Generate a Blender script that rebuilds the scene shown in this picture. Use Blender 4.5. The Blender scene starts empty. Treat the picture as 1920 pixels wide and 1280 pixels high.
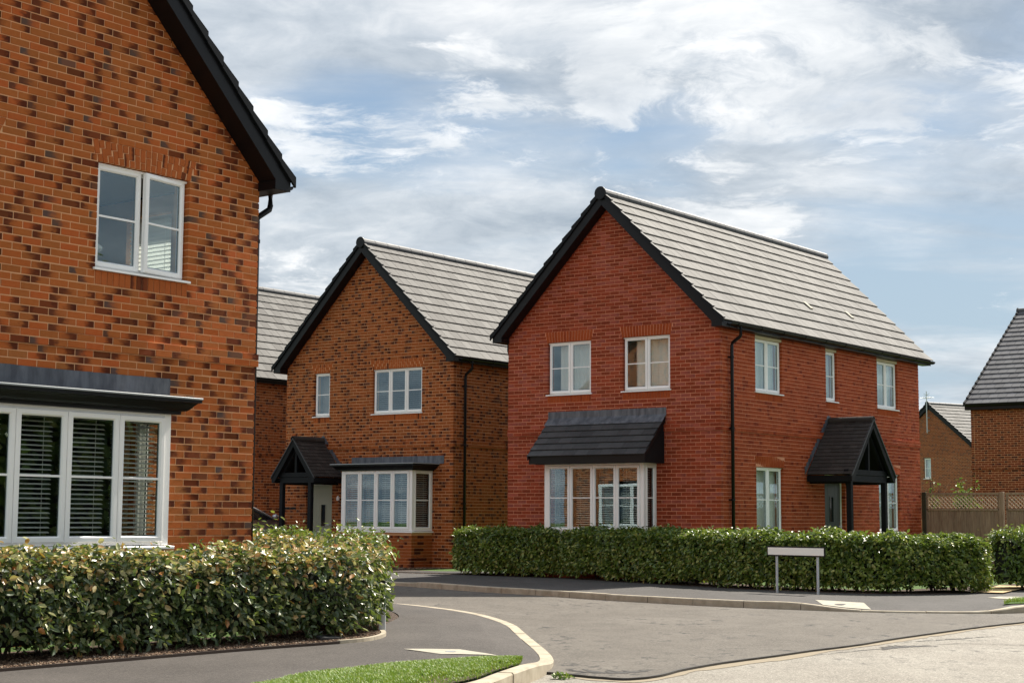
import bpy, bmesh, math, random
import numpy as np
from mathutils import Matrix, Vector
random.seed(7); RNG = np.random.default_rng(7)
S = bpy.context.scene
C = S.collection

# ------------------------------------------------------------------ camera
F, PITCH, ROLL, PSI, EYE = 3020.0, .1084, .0057, .652, 1.22   # focal length for a 1920 px wide picture
cam_d = bpy.data.cameras.new('camera'); cam = bpy.data.objects.new('camera', cam_d); C.objects.link(cam)
cam_d.sensor_width = 36.0; cam_d.lens = F/1920*36; cam_d.clip_end = 2000; cam_d.clip_start = .1
fw = Vector((0, math.cos(PITCH), math.sin(PITCH))); up0 = Vector((0, -math.sin(PITCH), math.cos(PITCH))); rt0 = Vector((1, 0, 0))
cr, sr = math.cos(ROLL), math.sin(ROLL)
rt = rt0*cr + up0*sr; up = -rt0*sr + up0*cr
cam.matrix_world = Matrix(((rt.x, up.x, -fw.x, 0), (rt.y, up.y, -fw.y, 0), (rt.z, up.z, -fw.z, EYE), (0, 0, 0, 1)))
S.camera = cam
def to_px(p):
    v = Vector(p)-Vector((0, 0, EYE)); d = v.dot(fw)
    if d < .1: return None
    return 960+v.dot(rt)/d*F, 640-v.dot(up)/d*F, d

# ------------------------------------------------------------------ sky, sun, exposure
SUN_AZ = (.64, .768); SUN_EL = math.radians(46)
S.view_settings.view_transform = 'Standard'; S.view_settings.look = 'None'; S.view_settings.gamma = 1
S.view_settings.exposure = 1.2; S.view_settings.use_curve_mapping = False
sun_d = bpy.data.lights.new('sun', 'SUN'); sun = bpy.data.objects.new('sun', sun_d); C.objects.link(sun)
sun_d.energy = 3.6; sun_d.angle = math.radians(1.5); sun_d.color = (1, .93, .82)
sd = Vector((SUN_AZ[0]*math.cos(SUN_EL), SUN_AZ[1]*math.cos(SUN_EL), math.sin(SUN_EL)))
sun.rotation_euler = sd.to_track_quat('Z', 'Y').to_euler()

class NT:
    """small helper that writes node trees"""
    def __init__(s, tree): s.t = tree; s.n = tree.nodes; s.l = tree.links; s.n.clear()
    def node(s, typ, ins=None, **kw):
        n = s.n.new(typ)
        for k, v in kw.items(): setattr(n, k, v)
        for k, v in (ins or {}).items():
            sock = n.inputs[k]
            if isinstance(v, bpy.types.NodeSocket): s.l.new(v, sock)
            else: sock.default_value = v
        return n
    def math(s, op, a, b=0., c=0., clamp=False):
        n = s.node('ShaderNodeMath', {0: a, 1: b, 2: c}, operation=op); n.use_clamp = clamp; return n.outputs[0]
    def mix(s, f, a, b, typ='MIX'):
        n = s.n.new('ShaderNodeMix'); n.data_type = 'RGBA'; n.blend_type = typ
        for k, v in ((0, f), (6, a), (7, b)):
            if isinstance(v, bpy.types.NodeSocket): s.l.new(v, n.inputs[k])
            else: n.inputs[k].default_value = v if k == 0 else (*v[:3], 1)
        return n.outputs[2]
    def ramp(s, f, stops, interp='LINEAR'):
        n = s.node('ShaderNodeValToRGB', {0: f}); r = n.color_ramp; r.interpolation = interp
        while len(r.elements) < len(stops): r.elements.new(.5)
        for e, (p, c) in zip(r.elements, stops):
            e.position = p; e.color = (*c, 1) if isinstance(c, tuple) else (c, c, c, 1)
        return n.outputs[0]
    def noise(s, vec, scale, detail=4, rough=.5, dist=0):
        n = s.node('ShaderNodeTexNoise', {'Vector': vec, 'Scale': scale, 'Detail': detail, 'Roughness': rough, 'Distortion': dist}); return n.outputs[0]
    def vec(s, op, a, b=(0, 0, 0)):
        n = s.node('ShaderNodeVectorMath', {0: a, 1: b}, operation=op); return n.outputs['Value'] if op in ('DOT_PRODUCT', 'LENGTH', 'DISTANCE') else n.outputs[0]
    def sep(s, v): return s.node('ShaderNodeSeparateXYZ', {0: v}).outputs
    def comb(s, x=0., y=0., z=0.): return s.node('ShaderNodeCombineXYZ', {0: x, 1: y, 2: z}).outputs[0]
    def sstep(s, x, a, b):
        n = s.node('ShaderNodeMapRange', {0: x, 1: a, 2: b, 3: 0., 4: 1.}, interpolation_type='SMOOTHSTEP'); return n.outputs[0]

W = bpy.data.worlds.new('World'); S.world = W; W.use_nodes = True
w = NT(W.node_tree)
sky = w.node('ShaderNodeTexSky', sky_type='NISHITA'); sky.sun_disc = False
sky.sun_elevation = SUN_EL; sky.sun_rotation = math.atan2(SUN_AZ[0], SUN_AZ[1]); sky.dust_density = 1.5; sky.ozone_density = 2.0
dirv = w.node('ShaderNodeTexCoord').outputs['Generated']
dx, dy, dz = w.sep(dirv)[:3]
zz = w.math('ADD', w.math('MAXIMUM', dz, 0.), .16)
px_, py_ = w.math('DIVIDE', dx, zz), w.math('DIVIDE', dy, zz)
pl = w.comb(px_, py_, 0.)
# thin high veil, drawn out into streaks towards the horizon
SK = 5.9
def pdir(px, py): return (fw*F + rt*(px-960) + up*(640-py)).normalized()
def blob(px, py, rad, soft=.3):
    dist = w.vec('DISTANCE', w.vec('NORMALIZE', dirv), tuple(pdir(px, py))); return w.sstep(dist, rad, rad*soft)
veil_n = w.noise(w.vec('MULTIPLY', pl, (.55, 1.5, 1)), 1.5, 9, .55, .5)
veil_m = w.noise(w.vec('ADD', w.vec('MULTIPLY', pl, (.6, .9, 1)), (3.1, .4, 0)), .7, 3, .5)
gap = w.math('ADD', blob(1760, 400, .13), w.math('MULTIPLY', blob(1230, 270, .055), .55))
gap = w.math('ADD', gap, w.math('MULTIPLY', blob(1560, 620, .10), .35))
gap = w.math('ADD', gap, w.math('MULTIPLY', blob(640, 190, .05), .35))
vd = w.math('ADD', w.math('ADD', veil_n, w.math('MULTIPLY', w.math('SUBTRACT', veil_m, .5), .6)), w.math('MULTIPLY', gap, -.17))
veil = w.sstep(vd, .25, .52)
# broken cumulus with crisp, lumpy edges
warp = w.node('ShaderNodeTexNoise', {'Vector': pl, 'Scale': 2.2, 'Detail': 4.}).outputs['Color']
plw = w.vec('ADD', pl, w.vec('MULTIPLY', w.vec('SUBTRACT', warp, (.5, .5, .5)), (.30, .30, 0)))
c_n = w.noise(w.vec('ADD', plw, (4.3, 7.7, 0)), 2.5, 12, .66)
c_m = w.noise(w.vec('ADD', pl, (1.3, 2.7, 3.)), .6, 3, .5)
mass = w.math('ADD', blob(1330, 90, .115, .1), w.math('MULTIPLY', blob(1130, 140, .06, .1), .8))
mass = w.math('ADD', mass, w.math('MULTIPLY', blob(1620, 100, .09, .1), .7))
mass = w.math('ADD', mass, w.math('MULTIPLY', blob(560, 60, .12, .1), .45))
cd = w.math('ADD', w.math('ADD', c_n, w.math('MULTIPLY', w.math('SUBTRACT', c_m, .5), .35)), w.math('MULTIPLY', mass, .14))
cd = w.math('ADD', cd, w.math('MULTIPLY', gap, -.05))
puff = w.sstep(cd, .53, .63)
core_ = w.sstep(cd, .60, .82)
tone = w.noise(w.vec('ADD', plw, (9.1, 2.2, 0)), 2.3, 9, .62)
base = w.mix(.80, sky.outputs[0], (.155*SK, .235*SK, .335*SK))
base = w.mix(w.sstep(dz, .30, .03), base, (.36*SK, .46*SK, .54*SK))
shade = w.ramp(tone, [(.34, (.30*SK, .35*SK, .405*SK)), (.50, (.50*SK, .54*SK, .58*SK)), (.66, (.78*SK, .785*SK, .785*SK))])
c1 = w.mix(w.math('MULTIPLY', veil, .88), base, shade)
bright = w.ramp(w.noise(w.vec('ADD', plw, (4.36, 7.62, 0)), 3.4, 9, .6), [(.34, (.50*SK, .54*SK, .585*SK)), (.50, (.72*SK, .74*SK, .755*SK)), (.64, (.96*SK, .95*SK, .94*SK))])
c2 = w.mix(w.math('MULTIPLY', puff, .76), c1, bright)
c2 = w.mix(w.sstep(dz, -.005, -.03), c2, (.16*SK, .17*SK, .13*SK))
bg = w.node('ShaderNodeBackground', {0: c2, 1: .1})
w.node('ShaderNodeOutputWorld', {0: bg.outputs[0]})

# ------------------------------------------------------------------ materials
MATS = {}
def material(name, build):
    if name in MATS: return MATS[name]
    m = bpy.data.materials.new(name); m.use_nodes = True
    t = NT(m.node_tree); build(t); MATS[name] = m; return m
def principled(t, col, rough=.6, bump=None, bump_d=.002, bump_s=.5, **kw):
    ins = {'Base Color': col if isinstance(col, bpy.types.NodeSocket) else (*col, 1), 'Roughness': rough}
    for k, v in kw.items(): ins[k.replace('_', ' ')] = v
    if bump is not None:
        ins['Normal'] = t.node('ShaderNodeBump', {'Height': bump, 'Distance': bump_d, 'Strength': bump_s}).outputs[0]
    p = t.node('ShaderNodeBsdfPrincipled', ins); t.node('ShaderNodeOutputMaterial', {0: p.outputs[0]}); return p
def pos(t): return t.node('ShaderNodeNewGeometry').outputs['Position']
def rnd(t):
    a = t.node('ShaderNodeAttribute', attribute_name='rnd').outputs['Fac']
    o = t.node('ShaderNodeObjectInfo').outputs['Random']
    return t.math('FRACT', t.math('ADD', a, o))
def rnds(t):
    r = rnd(t)
    n = t.node('ShaderNodeTexWhiteNoise', {'W': t.math('MULTIPLY', r, 731.7)}, noise_dimensions='1D')
    s = t.node('ShaderNodeSeparateColor', {0: n.outputs['Color']}).outputs
    return r, s[0], s[1], s[2]
def simple(name, col, rough=.5, noise_amt=.12, nscale=6., bump=.0, **kw):
    def b(t):
        p = pos(t); n = t.noise(p, nscale, 5, .6)
        c = t.mix(t.math('MULTIPLY', n, noise_amt*2), tuple(min(1, x*(1+noise_amt)) for x in col), tuple(x*(1-noise_amt) for x in col))
        n2 = t.noise(p, nscale*12, 3, .6)
        principled(t, c, t.math('ADD', t.math('MULTIPLY', n, .15), rough-.07), bump=n2 if bump else None, bump_d=bump or .001, **kw)
    return material(name, b)
def brick_mat(name, ramp, dark, darkp, rough=.8, sheen=None):
    def b(t):
        r, a, bb, c = rnds(t); P = pos(t)
        uv = t.node('ShaderNodeUVMap').outputs[0]; ux = t.sep(uv)[0]; uy = t.sep(uv)[1]
        body = t.ramp(t.math('FRACT', t.math('MULTIPLY', a, 7.3)), ramp)
        fine = t.noise(t.vec('ADD', P, t.comb(t.math('MULTIPLY', r, 31.), 0., 0.)), 22, 6, .65)
        body = t.mix(t.ramp(fine, [(.3, 0.), (.75, .55)]), body, t.mix(.4, body, (.58, .24, .09), 'MIX'))
        big = t.noise(P, .75, 4, .6); body = t.mix(t.math('MULTIPLY', t.ramp(big, [(.35, 1.), (.62, 0.)]), .30), body, tuple(x*.62 for x in ramp[0][1]))
        flip = t.math('GREATER_THAN', bb, .62)
        e = t.math('ADD', t.math('MULTIPLY', flip, t.math('SUBTRACT', 1., t.math('MULTIPLY', ux, 2.))), ux)
        wob = t.math('MULTIPLY', t.math('SUBTRACT', t.noise(t.vec('MULTIPLY', P, (1, 1, 2.)), 13, 4, .6), .5), .9)
        patch = t.sstep(t.math('ADD', e, wob), t.math('ADD', .02, t.math('MULTIPLY', a, .5)), .85)
        whole = t.math('GREATER_THAN', a, .90)
        pres = t.math('GREATER_THAN', c, 1-darkp)
        f = t.math('MULTIPLY', pres, t.math('MAXIMUM', patch, t.math('MULTIPLY', whole, .8)))
        dk = t.ramp(bb, dark)
        col = t.mix(t.math('MULTIPLY', f, .93), body, dk)
        if sheen:
            col = t.mix(t.math('MULTIPLY', t.math('GREATER_THAN', c, .72), t.math('MULTIPLY', t.noise(P, 9, 4, .6), sheen[1])), col, sheen[0])  # sun sheen painted as paler pink on some bricks
        # fold marks in the clay
        wv = t.noise(t.vec('MULTIPLY', P, (1, 1, 3.2)), 30, 3, .6, 1.2)
        rr = t.math('ADD', rough-.1, t.math('MULTIPLY', fine, .25))
        principled(t, col, rr, bump=t.math('ADD', wv, t.math('MULTIPLY', fine, .6)), bump_d=.004, bump_s=.7, Specular_IOR_Level=.12)
    return material(name, b)
M_BR1 = brick_mat('brick_orange_multi', [(0, (.36, .108, .026)), (.3, (.42, .116, .026)), (.6, (.46, .112, .024)), (.9, (.49, .098, .022)), (1, (.34, .125, .034))],
                  [(0, (.060, .013, .007)), (.5, (.10, .022, .009)), (.88, (.12, .032, .014)), (.93, (.09, .060, .045)), (1, (.09, .065, .06))], .55)
M_BR2 = brick_mat('brick_brown_multi', [(0, (.30, .080, .021)), (.5, (.36, .086, .021)), (1, (.30, .092, .027))],
                  [(0, (.055, .013, .007)), (.6, (.09, .02, .010)), (1, (.09, .045, .035))], .52)
M_BR3 = brick_mat('brick_smooth_red', [(0, (.20, .025, .011)), (.5, (.28, .038, .016)), (1, (.37, .058, .027))],
                  [(0, (.15, .03, .02)), (1, (.22, .045, .03))], .16, rough=.62, sheen=((.42, .12, .085), .9))
M_BR3S = brick_mat('brick_red_lit_side', [(0, (.29, .040, .013)), (.5, (.36, .053, .017)), (1, (.42, .072, .024))],
                  [(0, (.18, .025, .01)), (1, (.22, .03, .012))], .16, rough=.7)  # same bricks as the front, the lit side painted as a brighter red
M_BRO = brick_mat('brick_plain_orange', [(0, (.35, .058, .015)), (1, (.40, .070, .019))], [(0, (.27, .045, .015)), (1, (.27, .045, .015))], .15)
M_BR5 = brick_mat('brick_dull_brown', [(0, (.24, .068, .035)), (1, (.29, .082, .042))], [(0, (.12, .05, .04)), (1, (.16, .07, .05))], .4)
M_BR6 = brick_mat('brick_dark_red_multi', [(0, (.16, .032, .015)), (.5, (.21, .042, .018)), (1, (.17, .045, .022))], [(0, (.04, .012, .01)), (1, (.07, .03, .025))], .4)
M_BRL = brick_mat('brick_orange_arch', [(0, (.40, .100, .025)), (1, (.46, .108, .026))], [(0, (.07, .018, .01)), (1, (.12, .03, .014))], .16)
M_MORT = simple('mortar_buff', (.66, .36, .185), .95, .2, 14, .001)
M_MORT3 = simple('mortar_pink', (.62, .26, .15), .95, .2, 14, .001)
def wallback(t):
    P = pos(t); br = t.node('ShaderNodeTexBrick', {'Vector': t.comb(t.math('ADD', t.sep(P)[0], t.sep(P)[1]), t.sep(P)[2], 0.), 'Color1': (.3, .09, .045, 1), 'Color2': (.22, .07, .04, 1), 'Mortar': (.4, .25, .16, 1), 'Scale': 1., 'Mortar Size': .008, 'Brick Width': .225, 'Row Height': .075})
    principled(t, br.outputs[0], .85)
M_BACK = material('brick_rear_wall', wallback)
def tile_build(cols, rough, streak):
    def b(t):
        r, a, bb, c = rnds(t); P = pos(t)
        col = t.ramp(a, cols)
        n = t.noise(P, 3.5, 6, .65); n2 = t.noise(P, 60, 3, .6)
        uv = t.node('ShaderNodeUVMap').outputs[0]; ux = t.sep(uv)[0]
        st = t.noise(t.comb(t.math('MULTIPLY', ux, 14.), t.math('MULTIPLY', r, 40.), 0.), 1., 2, .5)
        col = t.mix(t.math('MULTIPLY', t.ramp(n, [(.35, 0.), (.7, 1.)]), .35), col, tuple(x*.62 for x in cols[0][1]))
        col = t.mix(t.math('MULTIPLY', t.ramp(st, [(.45, 0.), (.7, 1.)]), streak), col, tuple(min(1, x*1.4) for x in cols[-1][1]))
        principled(t, col, rough, bump=n2, bump_d=.002, bump_s=.4, Specular_IOR_Level=.25)
    return b
M_TILE = material('concrete_tile_weathered', tile_build([(0, (.105, .098, .090)), (.5, (.138, .131, .121)), (1, (.175, .167, .155))], .75, .28))
M_TILED = material('concrete_tile_dark', tile_build([(0, (.048, .048, .050)), (1, (.078, .078, .080))], .5, .2))
M_TILEG = material('concrete_tile_slate', tile_build([(0, (.085, .085, .092)), (1, (.125, .125, .134))], .6, .15))
M_TILEB = material('clay_tile_black_brown', tile_build([(0, (.040, .034, .031)), (1, (.066, .056, .050))], .7, .1))
M_BLK = simple('black_plastic', (.006, .006, .007), .38, .2, 5, Specular_IOR_Level=.24)
M_BLKM = simple('black_painted_timber', (.007, .008, .010), .6, .25, 9, .0006, Specular_IOR_Level=.2)
M_RIDGE = simple('ridge_tile_grey', (.050, .052, .056), .6, .3, 6, .001)
M_WHITE = simple('white_window_plastic', (.95, .935, .91), .3, .03, 3)
M_CREAM = simple('cream_trim', (.62, .53, .38), .6, .1, 8)
M_LEAD = material('lead_sheet', lambda t: (lambda P: principled(t, t.mix(t.ramp(t.noise(t.vec('MULTIPLY', P, (1, 1, .25)), 9, 5, .6), [(.35, 0.), (.7, 1.)]), (.075, .080, .095), (.18, .19, .215)), .55, bump=t.noise(P, 7, 4, .5), bump_d=.01, bump_s=.5, Metallic=.35))(pos(t)))
M_TRIMG = simple('grey_metal_trim', (.32, .34, .35), .4, .1, 5)
def glass_b(t):
    ge = t.node('ShaderNodeNewGeometry').outputs
    cs = t.math('ABSOLUTE', t.vec('DOT_PRODUCT', ge['Normal'], ge['Incoming']))
    f = t.math('ADD', .085, t.math('MULTIPLY', t.math('POWER', t.math('SUBTRACT', 1., cs, clamp=True), 5.), .9), clamp=True)
    wn = t.noise(pos(t), .9, 2, .5)
    bmp = t.node('ShaderNodeBump', {'Height': wn, 'Distance': .0025, 'Strength': .5}).outputs[0]
    g = t.node('ShaderNodeBsdfGlossy', {'Color': (.72, .90, 1., 1), 'Roughness': .0, 'Normal': bmp}); tr = t.node('ShaderNodeBsdfTransparent', {'Color': (.93, .96, .95, 1)})
    mx = t.node('ShaderNodeMixShader', {0: f, 1: tr.outputs[0], 2: g.outputs[0]}); t.node('ShaderNodeOutputMaterial', {0: mx.outputs[0]})
M_GLASS = material('window_glass', glass_b)
M_SPACER = simple('glazing_spacer', (.02, .02, .022), .5, .1)
M_BLIND = simple('blind_slat_pale', (.62, .60, .55), .5, .05)
M_BLINDG = simple('blind_slat_grey', (.26, .25, .24), .5, .08)
M_ROOM = simple('room_plaster', (.30, .29, .27), .9, .06, 1.)
M_ROOMP = simple('room_pale', (.72, .70, .64), .9, .04, 1.)
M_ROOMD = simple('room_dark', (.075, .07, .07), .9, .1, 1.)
M_CURT = simple('curtain_pale', (.84, .82, .76), .9, .03, 2.)
M_DOORG = simple('door_grey_green', (.060, .072, .070), .4, .06)
M_DOORC = simple('door_sage_cream', (.36, .37, .27), .45, .05)
M_STEEL = simple('polished_steel', (.6, .6, .6), .25, .05, 5, Metallic=1.)
M_GALV = simple('galvanised_post', (.50, .52, .54), .45, .12, 14, Metallic=.3)
M_SIGNW = simple('sign_face_cream', (.95, .94, .87), .45, .03)
M_RUB = simple('tyre_rubber', (.012, .012, .012), .8, .1)
M_PAINT = simple('silver_car_paint', (.50, .52, .55), .25, .03, 3, Metallic=.6, Coat_Weight=.7)
M_CARG = simple('car_window', (.012, .016, .018), .06, .05)
def wood_b(t):
    r, a, bb, c = rnds(t); P = pos(t)
    g = t.noise(t.vec('ADD', t.vec('MULTIPLY', P, (9, 9, .8)), t.comb(t.math('MULTIPLY', r, 50.), 0., 0.)), 4, 6, .6, .6)
    col = t.ramp(g, [(.3, (.27, .165, .10)), (.5, (.42, .275, .18)), (.72, (.54, .385, .26))])
    col = t.mix(t.math('MULTIPLY', a, .4), col, (.13, .085, .06))
    kn = t.node('ShaderNodeTexVoronoi', {'Vector': t.vec('ADD', P, t.comb(t.math('MULTIPLY', r, 9.), 0., 0.)), 'Scale': 2.4}).outputs['Distance']
    col = t.mix(t.sstep(kn, .07, .02), col, (.03, .018, .012))
    principled(t, col, .85, bump=g, bump_d=.004, bump_s=.6)
M_WOOD = material('fence_timber', wood_b)
M_WOODD = simple('dark_treated_post', (.05, .042, .022), .85, .3, 20, .001)
def lat_b(t): principled(t, t.ramp(t.noise(pos(t), 30, 4, .6), [(.3, (.46, .32, .22)), (.7, (.66, .51, .38))]), .85)
M_LAT = material('trellis_timber', lat_b)
def conc_b(t):
    r, a, bb, c = rnds(t); P = pos(t)
    n = t.noise(P, 5, 7, .65); n2 = t.noise(P, 130, 2, .5); n3 = t.noise(t.vec('ADD', P, (5, 3, 1)), 2.2, 5, .7)
    col = t.ramp(n, [(.3, (.34, .285, .20)), (.55, (.47, .405, .30)), (.75, (.56, .50, .38))])
    col = t.mix(t.math('MULTIPLY', t.ramp(n3, [(.55, 0.), (.72, 1.)]), .6), col, (.19, .135, .085))
    col = t.mix(t.math('MULTIPLY', a, .25), col, (.35, .30, .24))
    principled(t, col, .85, bump=n2, bump_d=.0015)
M_KERB = material('kerb_concrete', conc_b)
def slab_b(t):
    n = t.noise(pos(t), 9, 6, .6)
    principled(t, t.ramp(n, [(.3, (.34, .31, .24)), (.7, (.46, .43, .345))]), .8, bump=n, bump_d=.002)
M_SLAB = material('cover_concrete', slab_b)
def asphalt(name, c0, c1, c2, speck, sc=1., scuff=0.):
    def b(t):
        P = pos(t)
        big = t.noise(P, .55*sc, 6, .6); mid = t.noise(t.vec('MULTIPLY', P, (1., .45, 1.)), 3.2, 6, .62); agg = t.noise(P, 95, 3, .7)
        vor = t.node('ShaderNodeTexVoronoi', {'Vector': P, 'Scale': 85.}).outputs['Color']
        vs = t.node('ShaderNodeSeparateColor', {0: vor}).outputs[0]
        col = t.ramp(big, [(.3, c0), (.5, c1), (.72, c2)])
        col = t.mix(t.math('MULTIPLY', t.ramp(mid, [(.42, 0.), (.7, 1.)]), .45), col, tuple(x*.66 for x in c0))
        col = t.mix(t.math('MULTIPLY', t.math('GREATER_THAN', vs, .72), speck), col, tuple(min(1, x*1.9) for x in c2))
        col = t.mix(t.math('MULTIPLY', t.math('LESS_THAN', vs, .18), speck), col, tuple(x*.4 for x in c0))
        if scuff:
            sc1 = t.noise(t.vec('MULTIPLY', P, (1.6, 1., 1.)), 4.2, 8, .72, .5)
            reg = t.noise(P, .55, 4, .6)
            f = t.math('MULTIPLY', t.sstep(sc1, .53, .62), t.sstep(reg, .48, .58))
            col = t.mix(t.math('MULTIPLY', f, scuff), col, (.03, .028, .027))
        principled(t, col, .82, bump=t.math('ADD', agg, t.math('MULTIPLY', mid, .7)), bump_d=.006, bump_s=.8, Specular_IOR_Level=.35)
    return material(name, b)
M_ROADN = asphalt('asphalt_pale_base_course', (.21, .187, .155), (.26, .237, .20), (.30, .278, .238), .35, scuff=.6)
M_ROADR = asphalt('asphalt_dusty_road', (.088, .076, .062), (.122, .107, .089), (.16, .142, .119), .28, scuff=.95)
M_PAVE = asphalt('asphalt_pavement', (.058, .050, .044), (.075, .065, .058), (.095, .083, .074), .28)
M_PAVEF = asphalt('asphalt_pavement_far', (.055, .050, .046), (.070, .064, .060), (.088, .081, .076), .25)
M_TAR = simple('tar_edge', (.035, .031, .027), .7, .4, 20, .004)
M_DUST = simple('pale_grit', (.26, .215, .15), .95, .3, 30, .004)
def soil_b(t):
    P = pos(t); v = t.node('ShaderNodeTexVoronoi', {'Vector': P, 'Scale': 42.}); n = t.noise(P, 6, 5, .6)
    s = t.node('ShaderNodeSeparateColor', {0: v.outputs['Color']}).outputs[0]
    principled(t, t.mix(n, t.ramp(s, [(0, (.035, .018, .012)), (.6, (.09, .055, .035)), (.9, (.2, .13, .08)), (1, (.30, .22, .15))]), (.03, .018, .012)), .95, bump=v.outputs['Distance'], bump_d=.02, bump_s=1.)
M_SOIL = material('bark_and_soil', soil_b)
def lawn_b(t):
    P = pos(t); n = t.noise(P, 3, 6, .7); n2 = t.noise(P, 60, 4, .7)
    principled(t, t.mix(n2, t.ramp(n, [(.3, (.075, .17, .012)), (.7, (.14, .27, .02))]), (.03, .07, .008)), .9, bump=n2, bump_d=.03, bump_s=1.)
M_LAWN = material('lawn', lawn_b)
def chip_b(t):
    r, a, bb, c = rnds(t); principled(t, t.ramp(a, [(0, (.05, .028, .018)), (.5, (.17, .10, .06)), (.85, (.33, .22, .14)), (1, (.5, .42, .32))]), .9)
M_CHIP = material('gravel_chips', chip_b)
def leaf_b(stops, rough=.37):
    def b(t):
        r, a, bb, c = rnds(t)
        col = t.ramp(r, stops); col = t.mix(t.math('MULTIPLY', a, .25), col, (.02, .035, .01))
        bf = t.node('ShaderNodeNewGeometry').outputs['Backfacing']
        p = t.node('ShaderNodeBsdfPrincipled', {'Base Color': col, 'Roughness': rough, 'Specular IOR Level': .75})
        tl = t.node('ShaderNodeBsdfTranslucent', {'Color': t.mix(.5, col, (.30, .40, .05), 'MIX')})
        m = t.node('ShaderNodeMixShader', {0: .28, 1: p.outputs[0], 2: tl.outputs[0]}); t.node('ShaderNodeOutputMaterial', {0: m.outputs[0]})
    return b
M_LEAF1 = material('leaf_olive_bronze', leaf_b([(0, (.030, .058, .018)), (.35, (.058, .098, .030)), (.62, (.12, .165, .055)), (.72, (.46, .46, .20)), (.86, (.70, .60, .30)), (.95, (.66, .38, .13)), (1, (.48, .15, .03))]))  # cream stops brightened to paint highlights along the hedge top
M_LEAF2 = material('leaf_laurel_green', leaf_b([(0, (.045, .090, .012)), (.4, (.095, .165, .020)), (.7, (.19, .27, .032)), (.9, (.38, .43, .08)), (1, (.55, .50, .16))]))
M_LEAF3 = material('leaf_bright_green', leaf_b([(0, (.05, .12, .01)), (.6, (.11, .21, .015)), (1, (.24, .30, .03))], .5))
M_GRASS = material('grass_blade', leaf_b([(0, (.09, .20, .010)), (.5, (.19, .34, .012)), (.85, (.31, .44, .02)), (1, (.46, .42, .12))], .55))
M_TWIG = simple('bark_brown', (.05, .033, .024), .9, .3, 30)
M_TWIGP = simple('dry_twig', (.30, .20, .11), .9, .3, 30)
M_INNER = simple('shaded_twigs', (.012, .014, .008), .95, .3, 20)  # near black: the shade inside the foliage is put into this colour

# ------------------------------------------------------------------ object helpers
def link(o, parent=None):
    C.objects.link(o)
    if parent is not None: o.parent = parent
    return o
def empty(name, label=None, cat=None, group=None, loc=(0, 0, 0), rz=0., kind=None, parent=None):
    o = bpy.data.objects.new(name, None); o.empty_display_size = .2; link(o, parent); o.location = loc; o.rotation_euler = (0, 0, rz)
    return tag(o, label, cat, group, kind)
def tag(o, label=None, cat=None, group=None, kind=None):
    if label: o['label'] = label
    if cat: o['category'] = cat
    if group: o['group'] = group
    if kind: o['kind'] = kind
    return o
class MB:
    """collects boxes, prisms and tubes and links them as one mesh"""
    def __init__(s, fmap=None): s.v = []; s.f = []; s.m = fmap or (lambda p: p)
    def add(s, vs, fs):
        b = len(s.v); s.v += [s.m(p) for p in vs]; s.f += [tuple(b+i for i in f) for f in fs]; return s
    def box(s, a, b):
        (x0, y0, z0), (x1, y1, z1) = a, b
        return s.add([(x0, y0, z0), (x1, y0, z0), (x1, y1, z0), (x0, y1, z0), (x0, y0, z1), (x1, y0, z1), (x1, y1, z1), (x0, y1, z1)],
                     [(0, 3, 2, 1), (4, 5, 6, 7), (0, 1, 5, 4), (1, 2, 6, 5), (2, 3, 7, 6), (3, 0, 4, 7)])
    def prism(s, poly, a, b, axis):
        """poly in the other two coordinates, extruded along axis from a to b"""
        def P(q, c):
            l = list(q); l.insert(axis, c); return tuple(l)
        n = len(poly); vs = [P(q, a) for q in poly]+[P(q, b) for q in poly]
        return s.add(vs, [tuple(range(n-1, -1, -1)), tuple(range(n, 2*n))]+[(i, (i+1) % n, n+(i+1) % n, n+i) for i in range(n)])
    def tube(s, pts, r, seg=8, caps=True):
        pts = [Vector(p) for p in pts]; rr = r if isinstance(r, (list, tuple)) else [r]*len(pts)
        vs = []; fs = []
        for i, p in enumerate(pts):
            d = (pts[min(i+1, len(pts)-1)]-pts[max(i-1, 0)]).normalized()
            a = d.cross(Vector((0, 0, 1)));  a = a.normalized() if a.length > .05 else Vector((1, 0, 0)); b = d.cross(a).normalized()
            for k in range(seg):
                t = 2*math.pi*k/seg; vs.append(tuple(p+(a*math.cos(t)+b*math.sin(t))*rr[i]))
        for i in range(len(pts)-1):
            for k in range(seg): fs.append((i*seg+k, i*seg+(k+1) % seg, (i+1)*seg+(k+1) % seg, (i+1)*seg+k))
        if caps: fs += [tuple(range(seg-1, -1, -1)), tuple((len(pts)-1)*seg+k for k in range(seg))]
        return s.add(vs, fs)
    def build(s, name, mat, parent=None, bevel=0., smooth=False, rv=None):
        me = bpy.data.meshes.new(name); me.from_pydata(s.v, [], s.f); me.shade_flat()
        bm = bmesh.new(); bm.from_mesh(me)
        bmesh.ops.recalc_face_normals(bm, faces=bm.faces)
        if bevel: bmesh.ops.bevel(bm, geom=[e for e in bm.edges if e.calc_face_angle(0) > .5], offset=bevel, segments=1, affect='EDGES', clamp_overlap=True)
        bm.to_mesh(me); bm.free()
        if smooth: me.shade_smooth()
        if rv is not None:
            a = me.attributes.new('rnd', 'FLOAT', 'FACE'); a.data.foreach_set('value', [rv]*len(me.polygons))
        me.materials.append(mat); o = bpy.data.objects.new(name, me); link(o, parent); return o

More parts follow.
